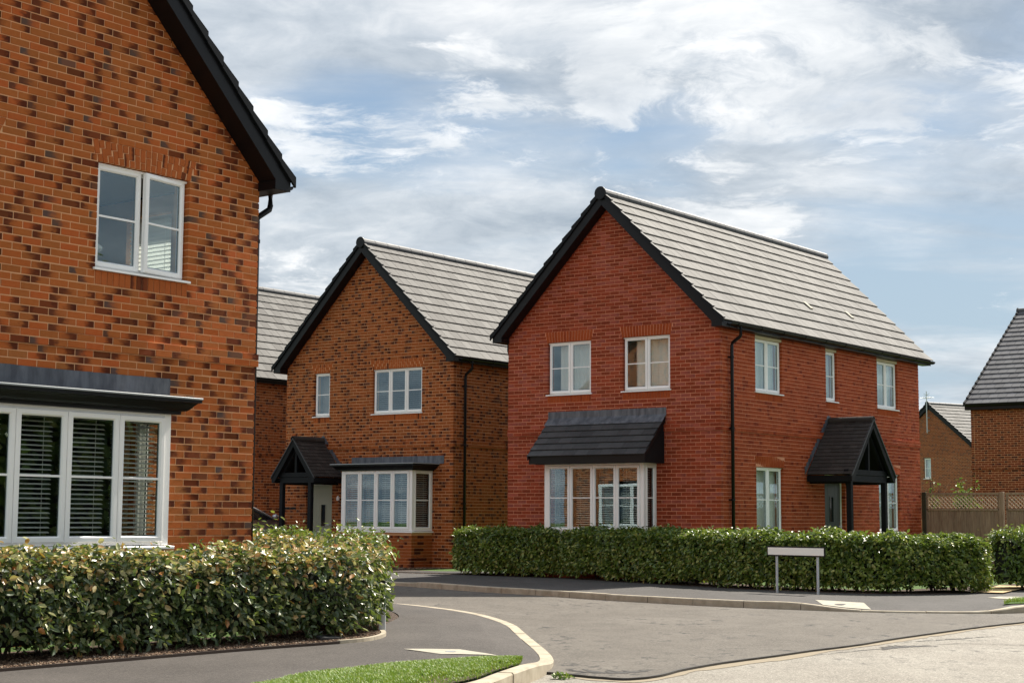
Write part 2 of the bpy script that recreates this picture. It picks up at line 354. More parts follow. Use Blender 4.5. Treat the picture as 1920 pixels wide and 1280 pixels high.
UV = np.array([(-.5, -.5, -.5), (.5, -.5, -.5), (.5, .5, -.5), (-.5, .5, -.5), (-.5, -.5, .5), (.5, -.5, .5), (.5, .5, .5), (-.5, .5, .5)], float)
UF = np.array([(0, 3, 2, 1), (4, 5, 6, 7), (0, 1, 5, 4), (1, 2, 6, 5), (2, 3, 7, 6), (3, 0, 4, 7)])
UUV = np.array([[(UV[i][0]+.5, UV[i][2]+.5) for i in f] for f in UF]).reshape(-1, 2)
UNIT = {}
def unit_box(mat, name):
    k = (mat.name, name)
    if k not in UNIT:
        me = bpy.data.meshes.new(name); me.from_pydata([tuple(v) for v in UV], [], [tuple(int(i) for i in f) for f in UF])
        uvl = me.uv_layers.new(name='UVMap'); uvl.data.foreach_set('uv', UUV.ravel()); me.shade_flat(); me.materials.append(mat); UNIT[k] = me
    return UNIT[k]
def mesh_np(name, V, Fc, mat, uv=None, rv=None, smooth=False):
    """fast mesh from numpy; Fc is (n,k)"""
    me = bpy.data.meshes.new(name); n, k = Fc.shape
    me.vertices.add(len(V)); me.vertices.foreach_set('co', np.ascontiguousarray(V, np.float32).ravel())
    me.loops.add(n*k); me.loops.foreach_set('vertex_index', np.ascontiguousarray(Fc, np.int32).ravel())
    me.polygons.add(n); me.polygons.foreach_set('loop_start', np.arange(0, n*k, k, dtype=np.int32))
    me.update(calc_edges=True)
    if uv is not None: me.uv_layers.new(name='UVMap').data.foreach_set('uv', np.ascontiguousarray(uv, np.float32).ravel())
    if rv is not None: me.attributes.new('rnd', 'FLOAT', 'FACE').data.foreach_set('value', np.ascontiguousarray(rv, np.float32))
    me.shade_smooth() if smooth else me.shade_flat()
    me.materials.append(mat); me.validate(); return me
def place_pieces(name, mats, mat, parent, root_mat, limit=300, vis=None, stuffname=None):
    """mats: list of 4x4 numpy matrices of unit boxes in the root's space. The largest in view become objects of
    their own, the rest one joined part."""
    if not mats: return
    sc = []
    R = root_mat
    for i, M in enumerate(mats):
        c = R @ Vector(M[:3, 3]); q = to_px(c); s = 0
        if q and 0 < q[0] < 1920 and 0 < q[1] < 1280 and (vis is None or vis(M[:3, 3])):
            s = max(np.linalg.norm(M[:3, 0]), np.linalg.norm(M[:3, 2]))**.25/q[2]
        sc.append(s)
    order = np.argsort(-np.array(sc)); ind = [int(i) for i in order[:limit] if sc[int(i)] > 0]
    me = unit_box(mat, name)
    for i in ind:
        o = bpy.data.objects.new(name, me); link(o, parent); o.matrix_local = Matrix(mats[i].tolist())
    rest = [i for i in range(len(mats)) if i not in set(ind)]
    if rest:
        A = np.array([mats[i] for i in rest]); V = np.einsum('nij,kj->nki', A[:, :3, :3], UV)+A[:, None, :3, 3]
        n = len(rest); Fc = (UF[None]+8*np.arange(n)[:, None, None]).reshape(-1, 4)
        me2 = mesh_np(name, V.reshape(-1, 3), Fc, mat, np.tile(UUV, (n, 1)), np.repeat(RNG.random(n), 6))
        o = bpy.data.objects.new(stuffname or name+'_field', me2); link(o, parent); o['kind'] = 'stuff'
def front_map(p): return (p[0], -p[1], p[2])      # (t, d, z): d points out of the wall
def side_map(p): return (p[1], p[0], p[2])
def pm(face, t0, t1, d0, d1, z0, z1, shear=0.):
    """matrix of a unit box on a wall face, t along the wall, d outward"""
    M = np.eye(4)
    if face == 'f':
        M[:3, 0] = (t1-t0, 0, 0); M[:3, 1] = (0, d1-d0, 0); M[:3, 2] = (shear, 0, z1-z0); M[:3, 3] = ((t0+t1)/2, -(d0+d1)/2, (z0+z1)/2)
    else:
        M[:3, 0] = (0, t1-t0, 0); M[:3, 1] = (-(d1-d0), 0, 0); M[:3, 2] = (0, shear, z1-z0); M[:3, 3] = ((d0+d1)/2, (t0+t1)/2, (z0+z1)/2)
    return M

# ------------------------------------------------------------------ house parts
COURSE, Z0 = .075, -.025
def course_z(k): return Z0+COURSE*k
def slab(face, T0, T1, ZT, opens, thick=.25, back=.0045):
    """mortar backing of one wall with real openings"""
    mb = MB(front_map if face == 'f' else side_map); e = .004
    ops = [(a-e, b+e, c-e, d+e) for a, b, c, d in opens]
    ts = sorted({T0, T1, *[x for o in ops for x in o[:2]]}); zs = sorted({-.3, ZT, *[x for o in ops for x in o[2:] if x < ZT]})
    for i in range(len(ts)-1):
        run = None
        for j in range(len(zs)-1):
            cx, cz = (ts[i]+ts[i+1])/2, (zs[j]+zs[j+1])/2
            hole = any(a < cx < b and c < cz < d for a, b, c, d in ops)
            if hole:
                if run is not None: mb.box((ts[i], -thick, run), (ts[i+1], -back, zs[j])); run = None
            elif run is None: run = zs[j]
        if run is not None: mb.box((ts[i], -thick, run), (ts[i+1], -back, ZT))
    return mb
def brick_rows(face, T0, T1, nrows, blocks, corner_at, gable=None, band=(39, 40), jit=.0022):
    """blocks: list of functions k -> (t0,t1) or None that bricks must leave free"""
    out = []
    sgn = -1 if face == 'f' else 1
    for k in range(nrows):
        z = course_z(k); zm = z+.0325
        lo, hi = T0, T1
        bp = .024 if k in band else 0
        own = (k % 2 == 0) == (face == 'f')
        if gable and z > gable[0]-.05:
            e = zm-gable[0]
            if e > 0: lo, hi = T0+e-.085, T1-e+.085
            if hi-lo < .05: break
            own = True if e > -.02 else own
            capped = e > 0
        else: capped = False
        if not capped:
            if face == 'f': hi = (bp if own else -.1125)
            else: lo = (-bp if own else .1125)
        holes = sorted([h for h in (b(k) for b in blocks) if h])
        segs = []; c = lo
        for a, b in holes:
            if a > c: segs.append((c, min(a, hi)))
            c = max(c, b)
        if c < hi: segs.append((c, hi))
        off = 0 if k % 2 == 0 else .1125
        n = int((T1-T0)/.225)+3
        for i in range(-1, n):
            a0 = off+.225*i; a1 = a0+.215
            if face == 'f': b0, b1 = -a1, -a0
            else: b0, b1 = a0+(-.0), a1
            if bp and face == 'f' and abs(b1) < 1e-6: b1 = bp
            if bp and face != 'f' and abs(b0) < 1e-6: b0 = -bp
            for s0, s1 in segs:
                x0, x1 = max(b0, s0), min(b1, s1)
                if x1-x0 < .052: continue
                if 0 < x0-s0 < .064: x0 = s0
                if 0 < s1-x1 < .064: x1 = s1
                if x1-x0 > .028:
                    d = bp+random.uniform(-jit, jit); dz = random.uniform(-.0015, .0015)
                    out.append(pm(face, x0+(.001 if x0 > s0 else 0), x1-(.001 if x1 < s1 else 0), -.1025, d, z+dz+.001, z+.064+dz))
    return out
def rect_block(a, b, z0, z1):
    k0 = round((z0-Z0)/COURSE); k1 = round((z1-Z0)/COURSE)
    return lambda k: (a-.001, b+.001) if k0 <= k < k1 else None
def flare_block(a, b, z0, rows, fl):
    k0 = round((z0-Z0)/COURSE)
    return lambda k: (a-fl*(k-k0+.5)/rows-.008, b+fl*(k-k0+.5)/rows+.008) if k0 <= k < k0+rows else None
def lintel(face, a, b, z0, rows, fl, split, d=.003):
    """flat arch of tapering bricks over an opening"""
    out = []; n = max(4, round((b-a+fl)/.072)); h = rows*COURSE-.010
    for i in range(n):
        b0, b1 = a+(b-a)*i/n, a+(b-a)*(i+1)/n
        t0, t1 = a-fl+(b-a+2*fl)*i/n, a-fl+(b-a+2*fl)*(i+1)/n
        def seg(f0, f1):
            l0, r0 = b0+(t0-b0)*f0, b1+(t1-b1)*f0; l1, r1 = b0+(t0-b0)*f1, b1+(t1-b1)*f1
            m0, m1 = (l0+r0)/2, (l1+r1)/2; wd = (r0-l0+r1-l1)/2-.016
            out.append(pm(face, (m0+m1)/2-wd/2, (m0+m1)/2+wd/2, -.10, d+random.uniform(-.001, .001), z0+h*f0, z0+h*f1, m1-m0))
        if split:
            c = .64 if i % 2 else .34; seg(0, c-.02); seg(c+.02, 1)
        else: seg(0, 1)
    return out
def sill_bricks(face, a, b, z1, rows=2, d=.004):
    n = round((b-a)/.075); h = rows*COURSE-.010
    return [pm(face, a+(b-a)*i/n+.0045, a+(b-a)*(i+1)/n-.0045, -.10, d+random.uniform(-.001, .001), z1-rows*COURSE+.004, z1-.006) for i in range(n)]

def sash(mp, t0, t1, z0, z1, d, parent, bar=None, rim=.058, name='sash', spin=None, base=None, clear=False):
    """one casement: bevelled white rim, black spacer, glass pane and glazing bar"""
    mb = MB(mp); D0, D1 = d-.03, d+.022
    prof = [(t0, z0), (t1, z0), (t1, z1), (t0, z1)]
    o = [(t0, D1-.012, z0), (t1, D1-.012, z0), (t1, D1-.012, z1), (t0, D1-.012, z1)]
    e1 = .010; e2 = rim-.014
    def ring(e, dd): return [(t0+e, dd, z0+e), (t1-e, dd, z0+e), (t1-e, dd, z1-e), (t0+e, dd, z1-e)]
    rings = [ring(0, D0), ring(0, D1-.010), ring(e1, D1), ring(e2, D1), ring(rim, D1-.016), ring(rim, D0)]
    vs = [p for r in rings for p in r]; fs = []
    for i in range(5):
        for j in range(4): fs.append((i*4+j, i*4+(j+1) % 4, (i+1)*4+(j+1) % 4, (i+1)*4+j))
    for j in range(4): fs.append((20+j, 20+(j+1) % 4, (j+1) % 4, j))
    mb.add(vs, fs); s = mb.build(name, M_WHITE, parent)
    sp = MB(mp)
    q0, q1 = rim-.001, rim+.010; gd = d-.006
    for a, b, c, e in ((t0+q0, t0+q1, z0+q0, z1-q0), (t1-q1, t1-q0, z0+q0, z1-q0), (t0+q1, t1-q1, z0+q0, z0+q1), (t0+q1, t1-q1, z1-q1, z1-q0)):
        sp.box((a, gd-.012, c), (b, gd-.001, e))
    parts = [s, sp.build('spacer', M_SPACER, parent)]
    g = MB(mp).box((t0+rim-.003, gd, z0+rim-.003), (t1-rim+.003, gd+.003, z1-rim+.003)).build('pane', M_GLASS, parent); parts.append(g)
    if bar: parts.append(MB(mp).box((t0+rim-.002, gd+.004, bar-.011), (t1-rim+.002, gd+.012, bar+.011)).build('glazing_bar', M_WHITE, parent, bevel=.002))
    return parts
def blind(mp, t0, t1, z0, z1, d, parent, step=.042, mat=None, individual=False, depth=.044, tilt=.32, lim=10**9):
    mat = mat or M_BLIND; n = int((z1-z0)/step); hw = depth/2
    def slat(mb, z):
        a = (hw*math.cos(tilt), hw*math.sin(tilt))
        prof = [(d-a[0], z+a[1]), (d, z+.004), (d+a[0], z-a[1]), (d+a[0], z-a[1]-.0025), (d, z+.0015), (d-a[0], z+a[1]-.0025)]
        mb.prism(prof, t0, t1, 0)
    if individual:
        proto = None
        for i in range(n):
            if proto is None:
                mb = MB(mp); slat(mb, 0.); proto = mb.build('blind_slat', mat, parent); o = proto
            else: o = proto.copy(); C.objects.link(o)
            o.location.z = z1-.03-i*step
    else:
        mb = MB(mp)
        for i in range(n): slat(mb, z1-.03-i*step)
        mb.build('blind', mat, parent)
    lad = MB(mp)
    for f in (.15, .85):
        x = t0+(t1-t0)*f; lad.box((x-.003, d-.024, z0), (x+.003, d-.022, z1)); 
    lad.box((t0, d-.025, z1-.03), (t1, d+.025, z1)); lad.build('blind_cord', mat, parent)
def room(mp, t0, t1, z0, z1, d0, d1, parent, mat=None, right=True, left=True):
    """five inner faces of the room behind a window"""
    mb = MB(mp); q = .02; mat = mat or M_ROOM
    mb.box((t0-q, d1-q, z0-q), (t1+q, d1, z1+q)); mb.box((t0-q, d1, z0-q), (t1+q, d0, z0)); mb.box((t0-q, d1, z1), (t1+q, d0, z1+q))
    if left: mb.box((t0-q, d1, z0), (t0, d0, z1))
    if right: mb.box((t1, d1, z0), (t1+q, d0, z1))
    return mb.build('room', mat, parent)
def curtain(mp, t0, t1, z0, z1, d, parent):
    n = max(6, int((t1-t0)/.022)); ph = random.random()*6; V = []
    for i in range(n+1):
        x = t0+(t1-t0)*i/n; V += [(x, d+.014*math.sin(i*1.1+ph), z0), (x, d+.014*math.sin(i*1.1+ph), z1)]
    return MB(mp).add(V, [(2*i, 2*i+2, 2*i+3, 2*i+1) for i in range(n)]).build('curtain', M_CURT, parent)
def window(house, face, t0, t1, z0, z1, n, fill='dark', bars=True, head=True, sill=True, splits=None, opened=None, cream=False):
    mp = front_map if face == 'f' else side_map; d = -.085
    fr = .045; root = empty('window', parent=house)
    g = .003
    a, b, c, e = t0+g, t1-g, z0+.035, z1-g-(.0 if not cream else .05)
    mb = MB(mp)
    mb.box((a, d-.06, c), (a+fr, d, e)); mb.box((b-fr, d-.06, c), (b, d, e)); mb.box((a+fr, d-.06, c), (b-fr, d, c+fr)); mb.box((a+fr, d-.06, e-fr), (b-fr, d, e))
    xs = [a+.012+(b-a-.024)*i/n for i in range(n+1)] if not splits else splits
    for x in xs[1:-1]: mb.box((x-.02, d-.06, c+fr), (x+.02, d-.004, e-fr))
    mb.build('frame', M_WHITE, root, bevel=.004)
    zb = (c+e)/2+.0
    for i in range(n):
        parts = sash(mp, xs[i]+.004, xs[i+1]-.004, c+.012, e-.012, d+.012, root, bar=zb if bars else None)
        if opened == i:      # hinged on its far edge and pushed a little open
            hx, hd = xs[i+1]-.004, d+.03
            for o in parts:
                me = o.data
                for v in me.vertices:
                    co = v.co; t, dd = (co.x, -co.y) if face == 'f' else (co.y, co.x)
                    ang = .115; rt_, rd = t-hx, dd-hd
                    nt = hx+rt_*math.cos(ang)+rd*math.sin(ang); nd = hd-rt_*math.sin(ang)+rd*math.cos(ang)
                    v.co = (nt, -nd, co.z) if face == 'f' else (nd, nt, co.z)
    if head: MB(mp).box((t0+.002, d-.02, z1-.028), (t1-.002, d+.045, z1-.004)).build('head_trim', M_CREAM if cream else M_WHITE, root, bevel=.003)
    if cream: MB(mp).box((t0+.002, d-.03, z1-.055), (t1-.002, -.01, z1-.001)).build('lintel_trim', M_CREAM, root)
    if sill:
        s = MB(mp).prism([(d-.05, z0+.035), (.028, z0+.022), (.032, z0+.0), (.026, z0-.004), (-.02, z0+.001), (d-.05, z0+.001)], t0-.03, t1+.03, 0)
        s.build('sill', M_WHITE, root, bevel=.002)
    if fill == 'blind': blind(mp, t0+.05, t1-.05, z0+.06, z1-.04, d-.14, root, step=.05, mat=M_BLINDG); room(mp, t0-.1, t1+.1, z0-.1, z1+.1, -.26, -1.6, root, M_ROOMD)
    elif fill == 'pale':
        room(mp, t0-.25, t1+.25, z0-.2, z1+.15, -.26, -1.5, root, M_ROOMP)
        curtain(mp, t0+.17, t1+.05, z0-.1, z1+.08, -.26, root)
    elif fill == 'white':
        room(mp, t0-.05, t1+.05, z0-.1, z1+.05, -.26, -.75, root, M_ROOMP)
        curtain(mp, t0+.02, t1-.02, z0+.12, z1-.02, -.20, root)
    elif fill == 'grey': room(mp, t0-.05, t1+.05, z0-.1, z1+.05, -.26, -.5, root, M_ROOM); MB(mp).box((t0+.03, -.32, z0), (t1-.03, -.30, z1)).build('roller_blind', M_BLINDG, root)
    elif fill == 'dark': room(mp, t0-.3, t1+.3, z0-.3, z1+.2, -.26, -2.6, root, M_ROOM)
    return root

def bay(house, t0, t1, proj, z0, z1, n, joints=None, side_panes=True, house_lim=False, bmat=None, indiv=False, bricks=None, brick_m=None, R=None, bstep=.042):
    """square bay of white casements over a brick plinth"""
    root = empty('bay_window', parent=house); mp = front_map
    cp = .085
    fr = MB(mp)
    zb, zt = z0+.02, z1
    fr.box((t0, proj-.09, zb), (t0+cp, proj, zt)); fr.box((t1-cp, proj-.09, zb), (t1, proj, zt))
    fr.box((t0+cp, proj-.07, zb), (t1-cp, proj-.006, zb+.05)); fr.box((t0+cp, proj-.07, zt-.05), (t1-cp, proj-.006, zt))
    for s in (t0, t1-.07): fr.box((s, .0, zb), (s+.07, proj-.09, zb+.05)); fr.box((s, .0, zt-.05), (s+.07, proj-.09, zt)); fr.box((s+.004, .0, zb+.05), (s+.066, .045, zt-.05))
    js = joints or [t0+cp+(t1-t0-2*cp)*i/n for i in range(n+1)]
    for x in js[1:-1]: fr.box((x-.02, proj-.07, zb+.05), (x+.02, proj-.012, zt-.05))
    fr.build('frame', M_WHITE, root, bevel=.004)
    zm = (zb+zt)/2
    for i in range(n): sash(mp, js[i]+.003, js[i+1]-.003, zb+.03, zt-.035, proj+.002, root, bar=zm, rim=.062)
    if side_panes:
        for xx, sg in ((t1, 1), (t0, -1)):
            smap = (lambda p, xx=xx, sg=sg: (xx+sg*(p[1]-.03), -p[0], p[2]))
            sash(smap, .05, proj-.095, zb+.03, zt-.035, .012, root, bar=zm, rim=.058)
            for_b = (lambda p, xx=xx, sg=sg: (xx+sg*(p[1]), -p[0], p[2]))
            blind(for_b, .06, proj-.10, zb+.06, zt-.06, -.14, root, mat=bmat, step=bstep)
    sill = MB(mp)
    sill.prism([(proj-.05, z0+.018), (proj+.045, z0+.006), (proj+.045, z0-.022), (proj+.03, z0-.024), (proj-.05, z0-.02)], t0-.05, t1+.05, 0)
    for s in (-1, 1):
        x = t1 if s > 0 else t0; sill.box((min(x-.05*s, x+.045*s), .0, z0-.022), (max(x-.05*s, x+.045*s), proj-.051, z0+.012))
    sill.build('sill', M_WHITE, root, bevel=.003)
    for i in range(n): blind(mp, js[i]+.05, js[i+1]-.05, zb+.06, zt-.06, proj-.17, root, mat=bmat, individual=indiv, step=bstep)
    MB(mp).box((t0+.02, .0, zt-.02), (t1-.02, proj-.1, zt-.002)).build('ceiling', M_ROOMP, root)
    MB(mp).box((t0+.02, -.5, z0-.03), (t1-.02, proj-.1, z0+.0)).build('window_board', M_WHITE, root)
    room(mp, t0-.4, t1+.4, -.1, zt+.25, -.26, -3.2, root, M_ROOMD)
    # plinth
    pl = MB(mp).box((t0+.01, -.02, -.3), (t1-.01, proj-.012, z0-.024)).build('plinth', brick_m[1], root)
    ms = []
    nr = int((z0-.02-Z0)/COURSE)
    for k in range(nr):
        z = course_z(k); off = 0 if k % 2 else .1125
        for i in range(-1, int((t1-t0)/.225)+2):
            x0, x1 = max(t0, t0+off+i*.225), min(t1, t0+off+i*.225+.215)
            x1 = t1 if t1-x1 < .045 else x1
            if x1-x0 > .03: ms.append(pm('f', x0, x1, proj-.1025, proj+random.uniform(-.0015, .0015), z, z+.065))
        for s, x in ((1, t1), (-1, t0)):
            lo = .0; hi = proj-.1125
            for i in range(-1, int(hi/.225)+2):
                y0, y1 = max(lo, hi-off-i*.225-.215), min(hi, hi-off-i*.225)
                if y1-y0 > .03: ms.append(pm('f', min(x, x-s*.1), max(x, x-s*.1)+.001*s, y0, y1, z, z+.065))
    place_pieces('brick', ms, brick_m[0], root, R, limit=0, stuffname='plinth_bricks')
    return root

def tile_mats(x_e, z_e, pitch, nrow, gauge, y0, y1, tw, length, sgn=1, bond=True, th=.021, step=.032, cut=None, limit_top=None):
    """roofing tiles on a slope: x_e/z_e is the lower edge, rows climb towards -sgn*x"""
    out = []; c, s = math.cos(pitch), math.sin(pitch)
    tl = math.asin(min(.3, step/length))
    for r in range(nrow):
        sl = r*gauge; L = min(length, limit_top-sl) if limit_top else length
        if L < .04: continue
        a = pitch-tl
        ux, uz = -sgn*math.cos(a), math.sin(a); nx, nz = sgn*math.sin(a), math.cos(a)
        bx, bz = x_e-sgn*c*sl+sgn*s*step, z_e+s*sl+c*step
        off = (tw/2 if (bond and r % 2) else 0)
        yy = y0-off
        while yy < y1:
            a0, a1 = max(yy+.0045, y0), min(yy+tw-.0045, y1)
            if a1-a0 > .03:
                j = random.uniform(-.0015, .0015)
                cx, cz = bx+ux*L/2-nx*(th/2-j), bz+uz*L/2-nz*(th/2-j)
                M = np.eye(4); M[:3, 0] = (0, a1-a0, 0); M[:3, 1] = (nx*th, 0, nz*th); M[:3, 2] = (ux*L, 0, uz*L)
                M[:3, 3] = (cx, (a0+a1)/2, cz); out.append(M)
            yy += tw
    return out

def house(name, label, origin, rz, Wd, L, fo, so, bricks, mortar, tile, rise=None, face_side=True, zoff=0., pitch=math.pi/4, bmat_side=None,
          lint=(), silb=(), detail=True, blocks_f=(), blocks_s=(), plain=False, tlimit=300, blimit=300, vis_front=True, oh=.28, split=False, litmat=None, gutter_y0=-.06, pipe_y=.36, pipe=True, side_cover=False, left_pipe=False):
    root = empty(name, label, 'house', loc=(origin[0], origin[1], zoff), rz=rz)
    R = Matrix.Translation((origin[0], origin[1], zoff)) @ Matrix.Rotation(rz, 4, 'Z')
    tp = math.tan(pitch); ZE = 4.99; half = Wd/2; rz_ = half*tp
    # --- walls
    wf = slab('f', -Wd+.006, -.02, ZE, fo)
    e = .012
    wf.m = front_map
    wf.prism([(-Wd+.03, ZE), (-.03, ZE), (-half, ZE+rz_-.03)], .006, .25, 1) if False else None
    gm = MB(); gm.prism([(-Wd+.02, ZE), (-.02, ZE), (-half, ZE+rz_-.02)], .006, .25, 1); 
    wf.v += gm.v; b0 = len(wf.v)-len(gm.v); wf.f += [tuple(b0+i for i in f) for f in gm.f]
    wall_f = wf.build('wall', mortar, root)
    ws = slab('s', .010, L-.01, ZE-.02, so); wall_s = ws.build('wall', mortar, root)
    bk = MB(); bk.box((-Wd, .26, -.3), (-Wd+.25, L, ZE-.02)); bk.box((-Wd+.26, L-.25, -.3), (-.26, L, ZE-.02)); bk.prism([(-Wd+.02, ZE-.02), (-.02, ZE-.02), (-half, ZE+rz_-.02)], L-.25, L, 1)
    bk.build('rear_wall', M_BACK, root)
    bz0, bz1 = course_z(39)+.004, course_z(41)-.012
    bm_ = MB(); bm_.box((-Wd-.0, -.018, bz0), (.018, -.0, bz1)); bm_.build('band_mortar', mortar, wall_f)
    bm_ = MB(); bm_.box((0., .001, bz0), (.018, L-.02, bz1)); bm_.build('band_mortar', mortar, wall_s)
    # --- bricks
    fb = [rect_block(*o) for o in fo]+list(blocks_f); sb = [rect_block(*o) for o in so]+list(blocks_s)
    lf, ls_, sf, ss = [], [], [], []
    for face, a, b, z1, rows, fl in lint:
        (fb if face == 'f' else sb).append(flare_block(a, b, z1, rows, fl)); (lf if face == 'f' else ls_).extend(lintel(face, a, b, z1+.004, rows, fl, split))
    for face, a, b, z0 in silb:
        (fb if face == 'f' else sb).append(rect_block(a-.004, b+.004, z0-2*COURSE, z0)); (sf if face == 'f' else ss).extend(sill_bricks(face, a, b, z0))
    gable_z = ZE
    nmax = int((ZE+rz_-Z0)/COURSE)
    if pitch != math.pi/4:
        def gb(k): return None
    fr_rows = brick_rows('f', -Wd, 0, nmax, fb, 0, gable=(ZE, tp)) if abs(tp-1) < .01 else brick_rows('f', -Wd, 0, 66, fb, 0)
    if abs(tp-1) > .01:
        for k in range(66, nmax):
            z = course_z(k); ee = (z+.03-ZE)/tp; off = 0 if k % 2 == 0 else .1125
            for i in range(int(Wd/.225)+2):
                x1 = min(-off-.225*i, -ee); x0 = max(-off-.225*i-.215, -Wd+ee)
                if x1-x0 > .03: fr_rows.append(pm('f', x0, x1, -.1025, random.uniform(-.002, .002), z, z+.065))
    sd_rows = brick_rows('s', 0, L, 66, sb, 0)
    litm = litmat or bricks
    vis = lambda p: p[2] > 1.0
    bl = blimit
    if side_cover:    # the side face is the one in view
        place_pieces('brick', sd_rows, bricks, wall_s, R, bl, vis); place_pieces('brick', fr_rows, bricks, wall_f, R, 0)
    elif vis_front and bl:
        nfr = bl if not face_side else int(bl*.6)
        place_pieces('brick', fr_rows, bricks, wall_f, R, nfr, vis)
        place_pieces('brick', sd_rows, bmat_side or bricks, wall_s, R, bl-nfr, vis)
    else:
        place_pieces('brick', fr_rows, bricks, wall_f, R, 0); place_pieces('brick', sd_rows, bmat_side or bricks, wall_s, R, 0)
    if lf: place_pieces('lintel_brick', lf, litm, wall_f, R, 200)
    if sf: place_pieces('sill_brick', sf, litm, wall_f, R, 200)
    if ls_: place_pieces('lintel_brick', ls_, litm, wall_s, R, 100)
    if ss: place_pieces('sill_brick', ss, litm, wall_s, R, 100)
    # --- roof
    c, s = math.cos(pitch), math.sin(pitch); T = 5.265     # deck height over the wall edge
    dk = MB(); y0, y1 = -oh+.03, L+oh-.03
    dk.prism([(.20, T-.20*tp-.002), (-half, T+half*tp-.002), (-Wd-.20, T-.20*tp-.002), (-Wd-.20, T-.20*tp-.06), (-half, T+half*tp-.07), (.20, T-.20*tp-.06)], y0, y1, 1)
    deck = dk.build('roof', M_BLKM, root)
    slope = (half+.25)/c; g = .345; nrow = int(math.ceil(slope/g)); g = slope/nrow
    tr = tile_mats(.25, T-.25*tp, pitch, nrow, g, -oh-.02, L+oh+.02, .30, g+.065, 1, limit_top=slope-.01)
    tl = []
    for M in tr:
        M2 = M.copy(); M2[0, :3] *= -1; M2[0, 3] = -Wd-M[0, 3]; tl.append(M2)
    place_pieces('roof_tile', tr, tile, deck, R, tlimit)
    place_pieces('roof_tile', tl, tile, deck, R, 0, stuffname='roof_tile_rear_slope')
    # ridge
    yy = -oh-.03; zr = T+half*tp+.02; first = None
    while yy < L+oh:
        a = min(yy+.445, L+oh+.03); m = MB(); seg = 8; vs = []; 
        prof = [(-half+.125*math.cos(t), zr-.055+.125*math.sin(t)*.95) for t in [math.pi*(-.12+1.24*i/seg) for i in range(seg+1)]]
        prof2 = [(-half+.105*math.cos(t), zr-.055+.105*math.sin(t)*.95) for t in [math.pi*(-.12+1.24*i/seg) for i in range(seg+1)]][::-1]
        m.prism(prof+prof2, yy, a-.006, 1); m.build('ridge_tile', M_RIDGE if not plain else M_RIDGE, deck); yy += .45
    m = MB(); m.prism([(-half+.14*math.cos(t), zr-.05+.14*math.sin(t)) for t in [2*math.pi*i/20 for i in range(20)]], -oh-.055, -oh-.025, 1); m.build('ridge_end_cap', M_BLK, deck, bevel=.006)
    # bargeboards, soffits and verge caps
    for sg in (1, -1):
        X = (lambda u: -u) if sg == 1 else (lambda u: -Wd+u)
        a = .22; zb = 4.90
        P = [(X(-a), zb), (X(.02), zb), (X(.02), ZE+.02*tp+.0), (X(half), ZE+half*tp), (X(half), T-.02+half*tp), (X(-a), T-.02-a*tp)]
        b = MB(); b.prism(P, -oh, -oh+.024, 1); b.build('bargeboard', M_BLK, root, bevel=.003)
        b = MB(); b.prism([(X(.0), ZE+.012), (X(half), ZE+half*tp+.012), (X(half), ZE+half*tp+.030), (X(.0), ZE+.030)], -oh+.026, .0, 1)
        b.prism([(X(-a+.002), zb+.002), (X(.018), zb+.002), (X(.018), ZE+.016), (X(-a+.002), T-.03-a*tp)], -oh+.026, .004, 1)
        b.build('soffit', M_BLK, root)
        for r in range(nrow):
            u0, u1 = -.26+r*g*c, -.26+(r+1)*g*c
            b = MB(); lift = .040
            q = [(X(u0-.01), T+u0*tp-.05), (X(u1), T+u1*tp-.05), (X(u1), T+u1*tp+.022), (X(u0-.01), T+u0*tp+lift+.022)]
            b.prism(q, -oh-.035, -oh-.005, 1)
            q2 = [(X(u0-.01), T+u0*tp+lift+.008), (X(u1), T+u1*tp+.012), (X(u1), T+u1*tp+.030), (X(u0-.01), T+u0*tp+lift+.030)]
            b.prism(q2, -oh-.035, -oh+.045, 1)
            b.build('verge_cap', M_BLKM, deck)
    # eaves
    for sg in (1, -1):
        X = (lambda v: v) if sg == 1 else (lambda v: -Wd-v)
        f = MB(); xa, xb = sorted((X(.200), X(.222))); f.box((xa, .0, 4.90), (xb, L+oh-.03, 5.06)); f.build('fascia', M_BLK, root, bevel=.003)
        f = MB(); xa, xb = sorted((X(.002), X(.198))); f.box((xa, .006, 4.905), (xb, L+oh-.03, 4.925)); f.build('soffit', M_BLK, root)
        gt = MB(); r = .056; n = 8; cx = X(.272); cz = T-.25*tp-.022
        o_ = [(cx+r*math.cos(t), cz+r*math.sin(t)) for t in [math.pi+math.pi*i/n for i in range(n+1)]]
        i_ = [(cx+(r-.004)*math.cos(t), cz+(r-.004)*math.sin(t)) for t in [math.pi+math.pi*i/n for i in range(n+1)]][::-1]
        gt.prism(o_+i_, gutter_y0, L+oh, 1); gut = gt.build('gutter', M_BLK, root)
        if detail:
            yb = .25
            while yb < L+oh:
                k = MB(); o2 = [(cx+(r+.010)*math.cos(t), cz+(r+.010)*math.sin(t)) for t in [math.pi+math.pi*i/n for i in range(n+1)]]
                k.prism(o2+[(p[0], p[1]) for p in o_[::-1]], yb-.05, yb+.05, 1); k.build('gutter_bracket', M_BLK, gut); yb += .95
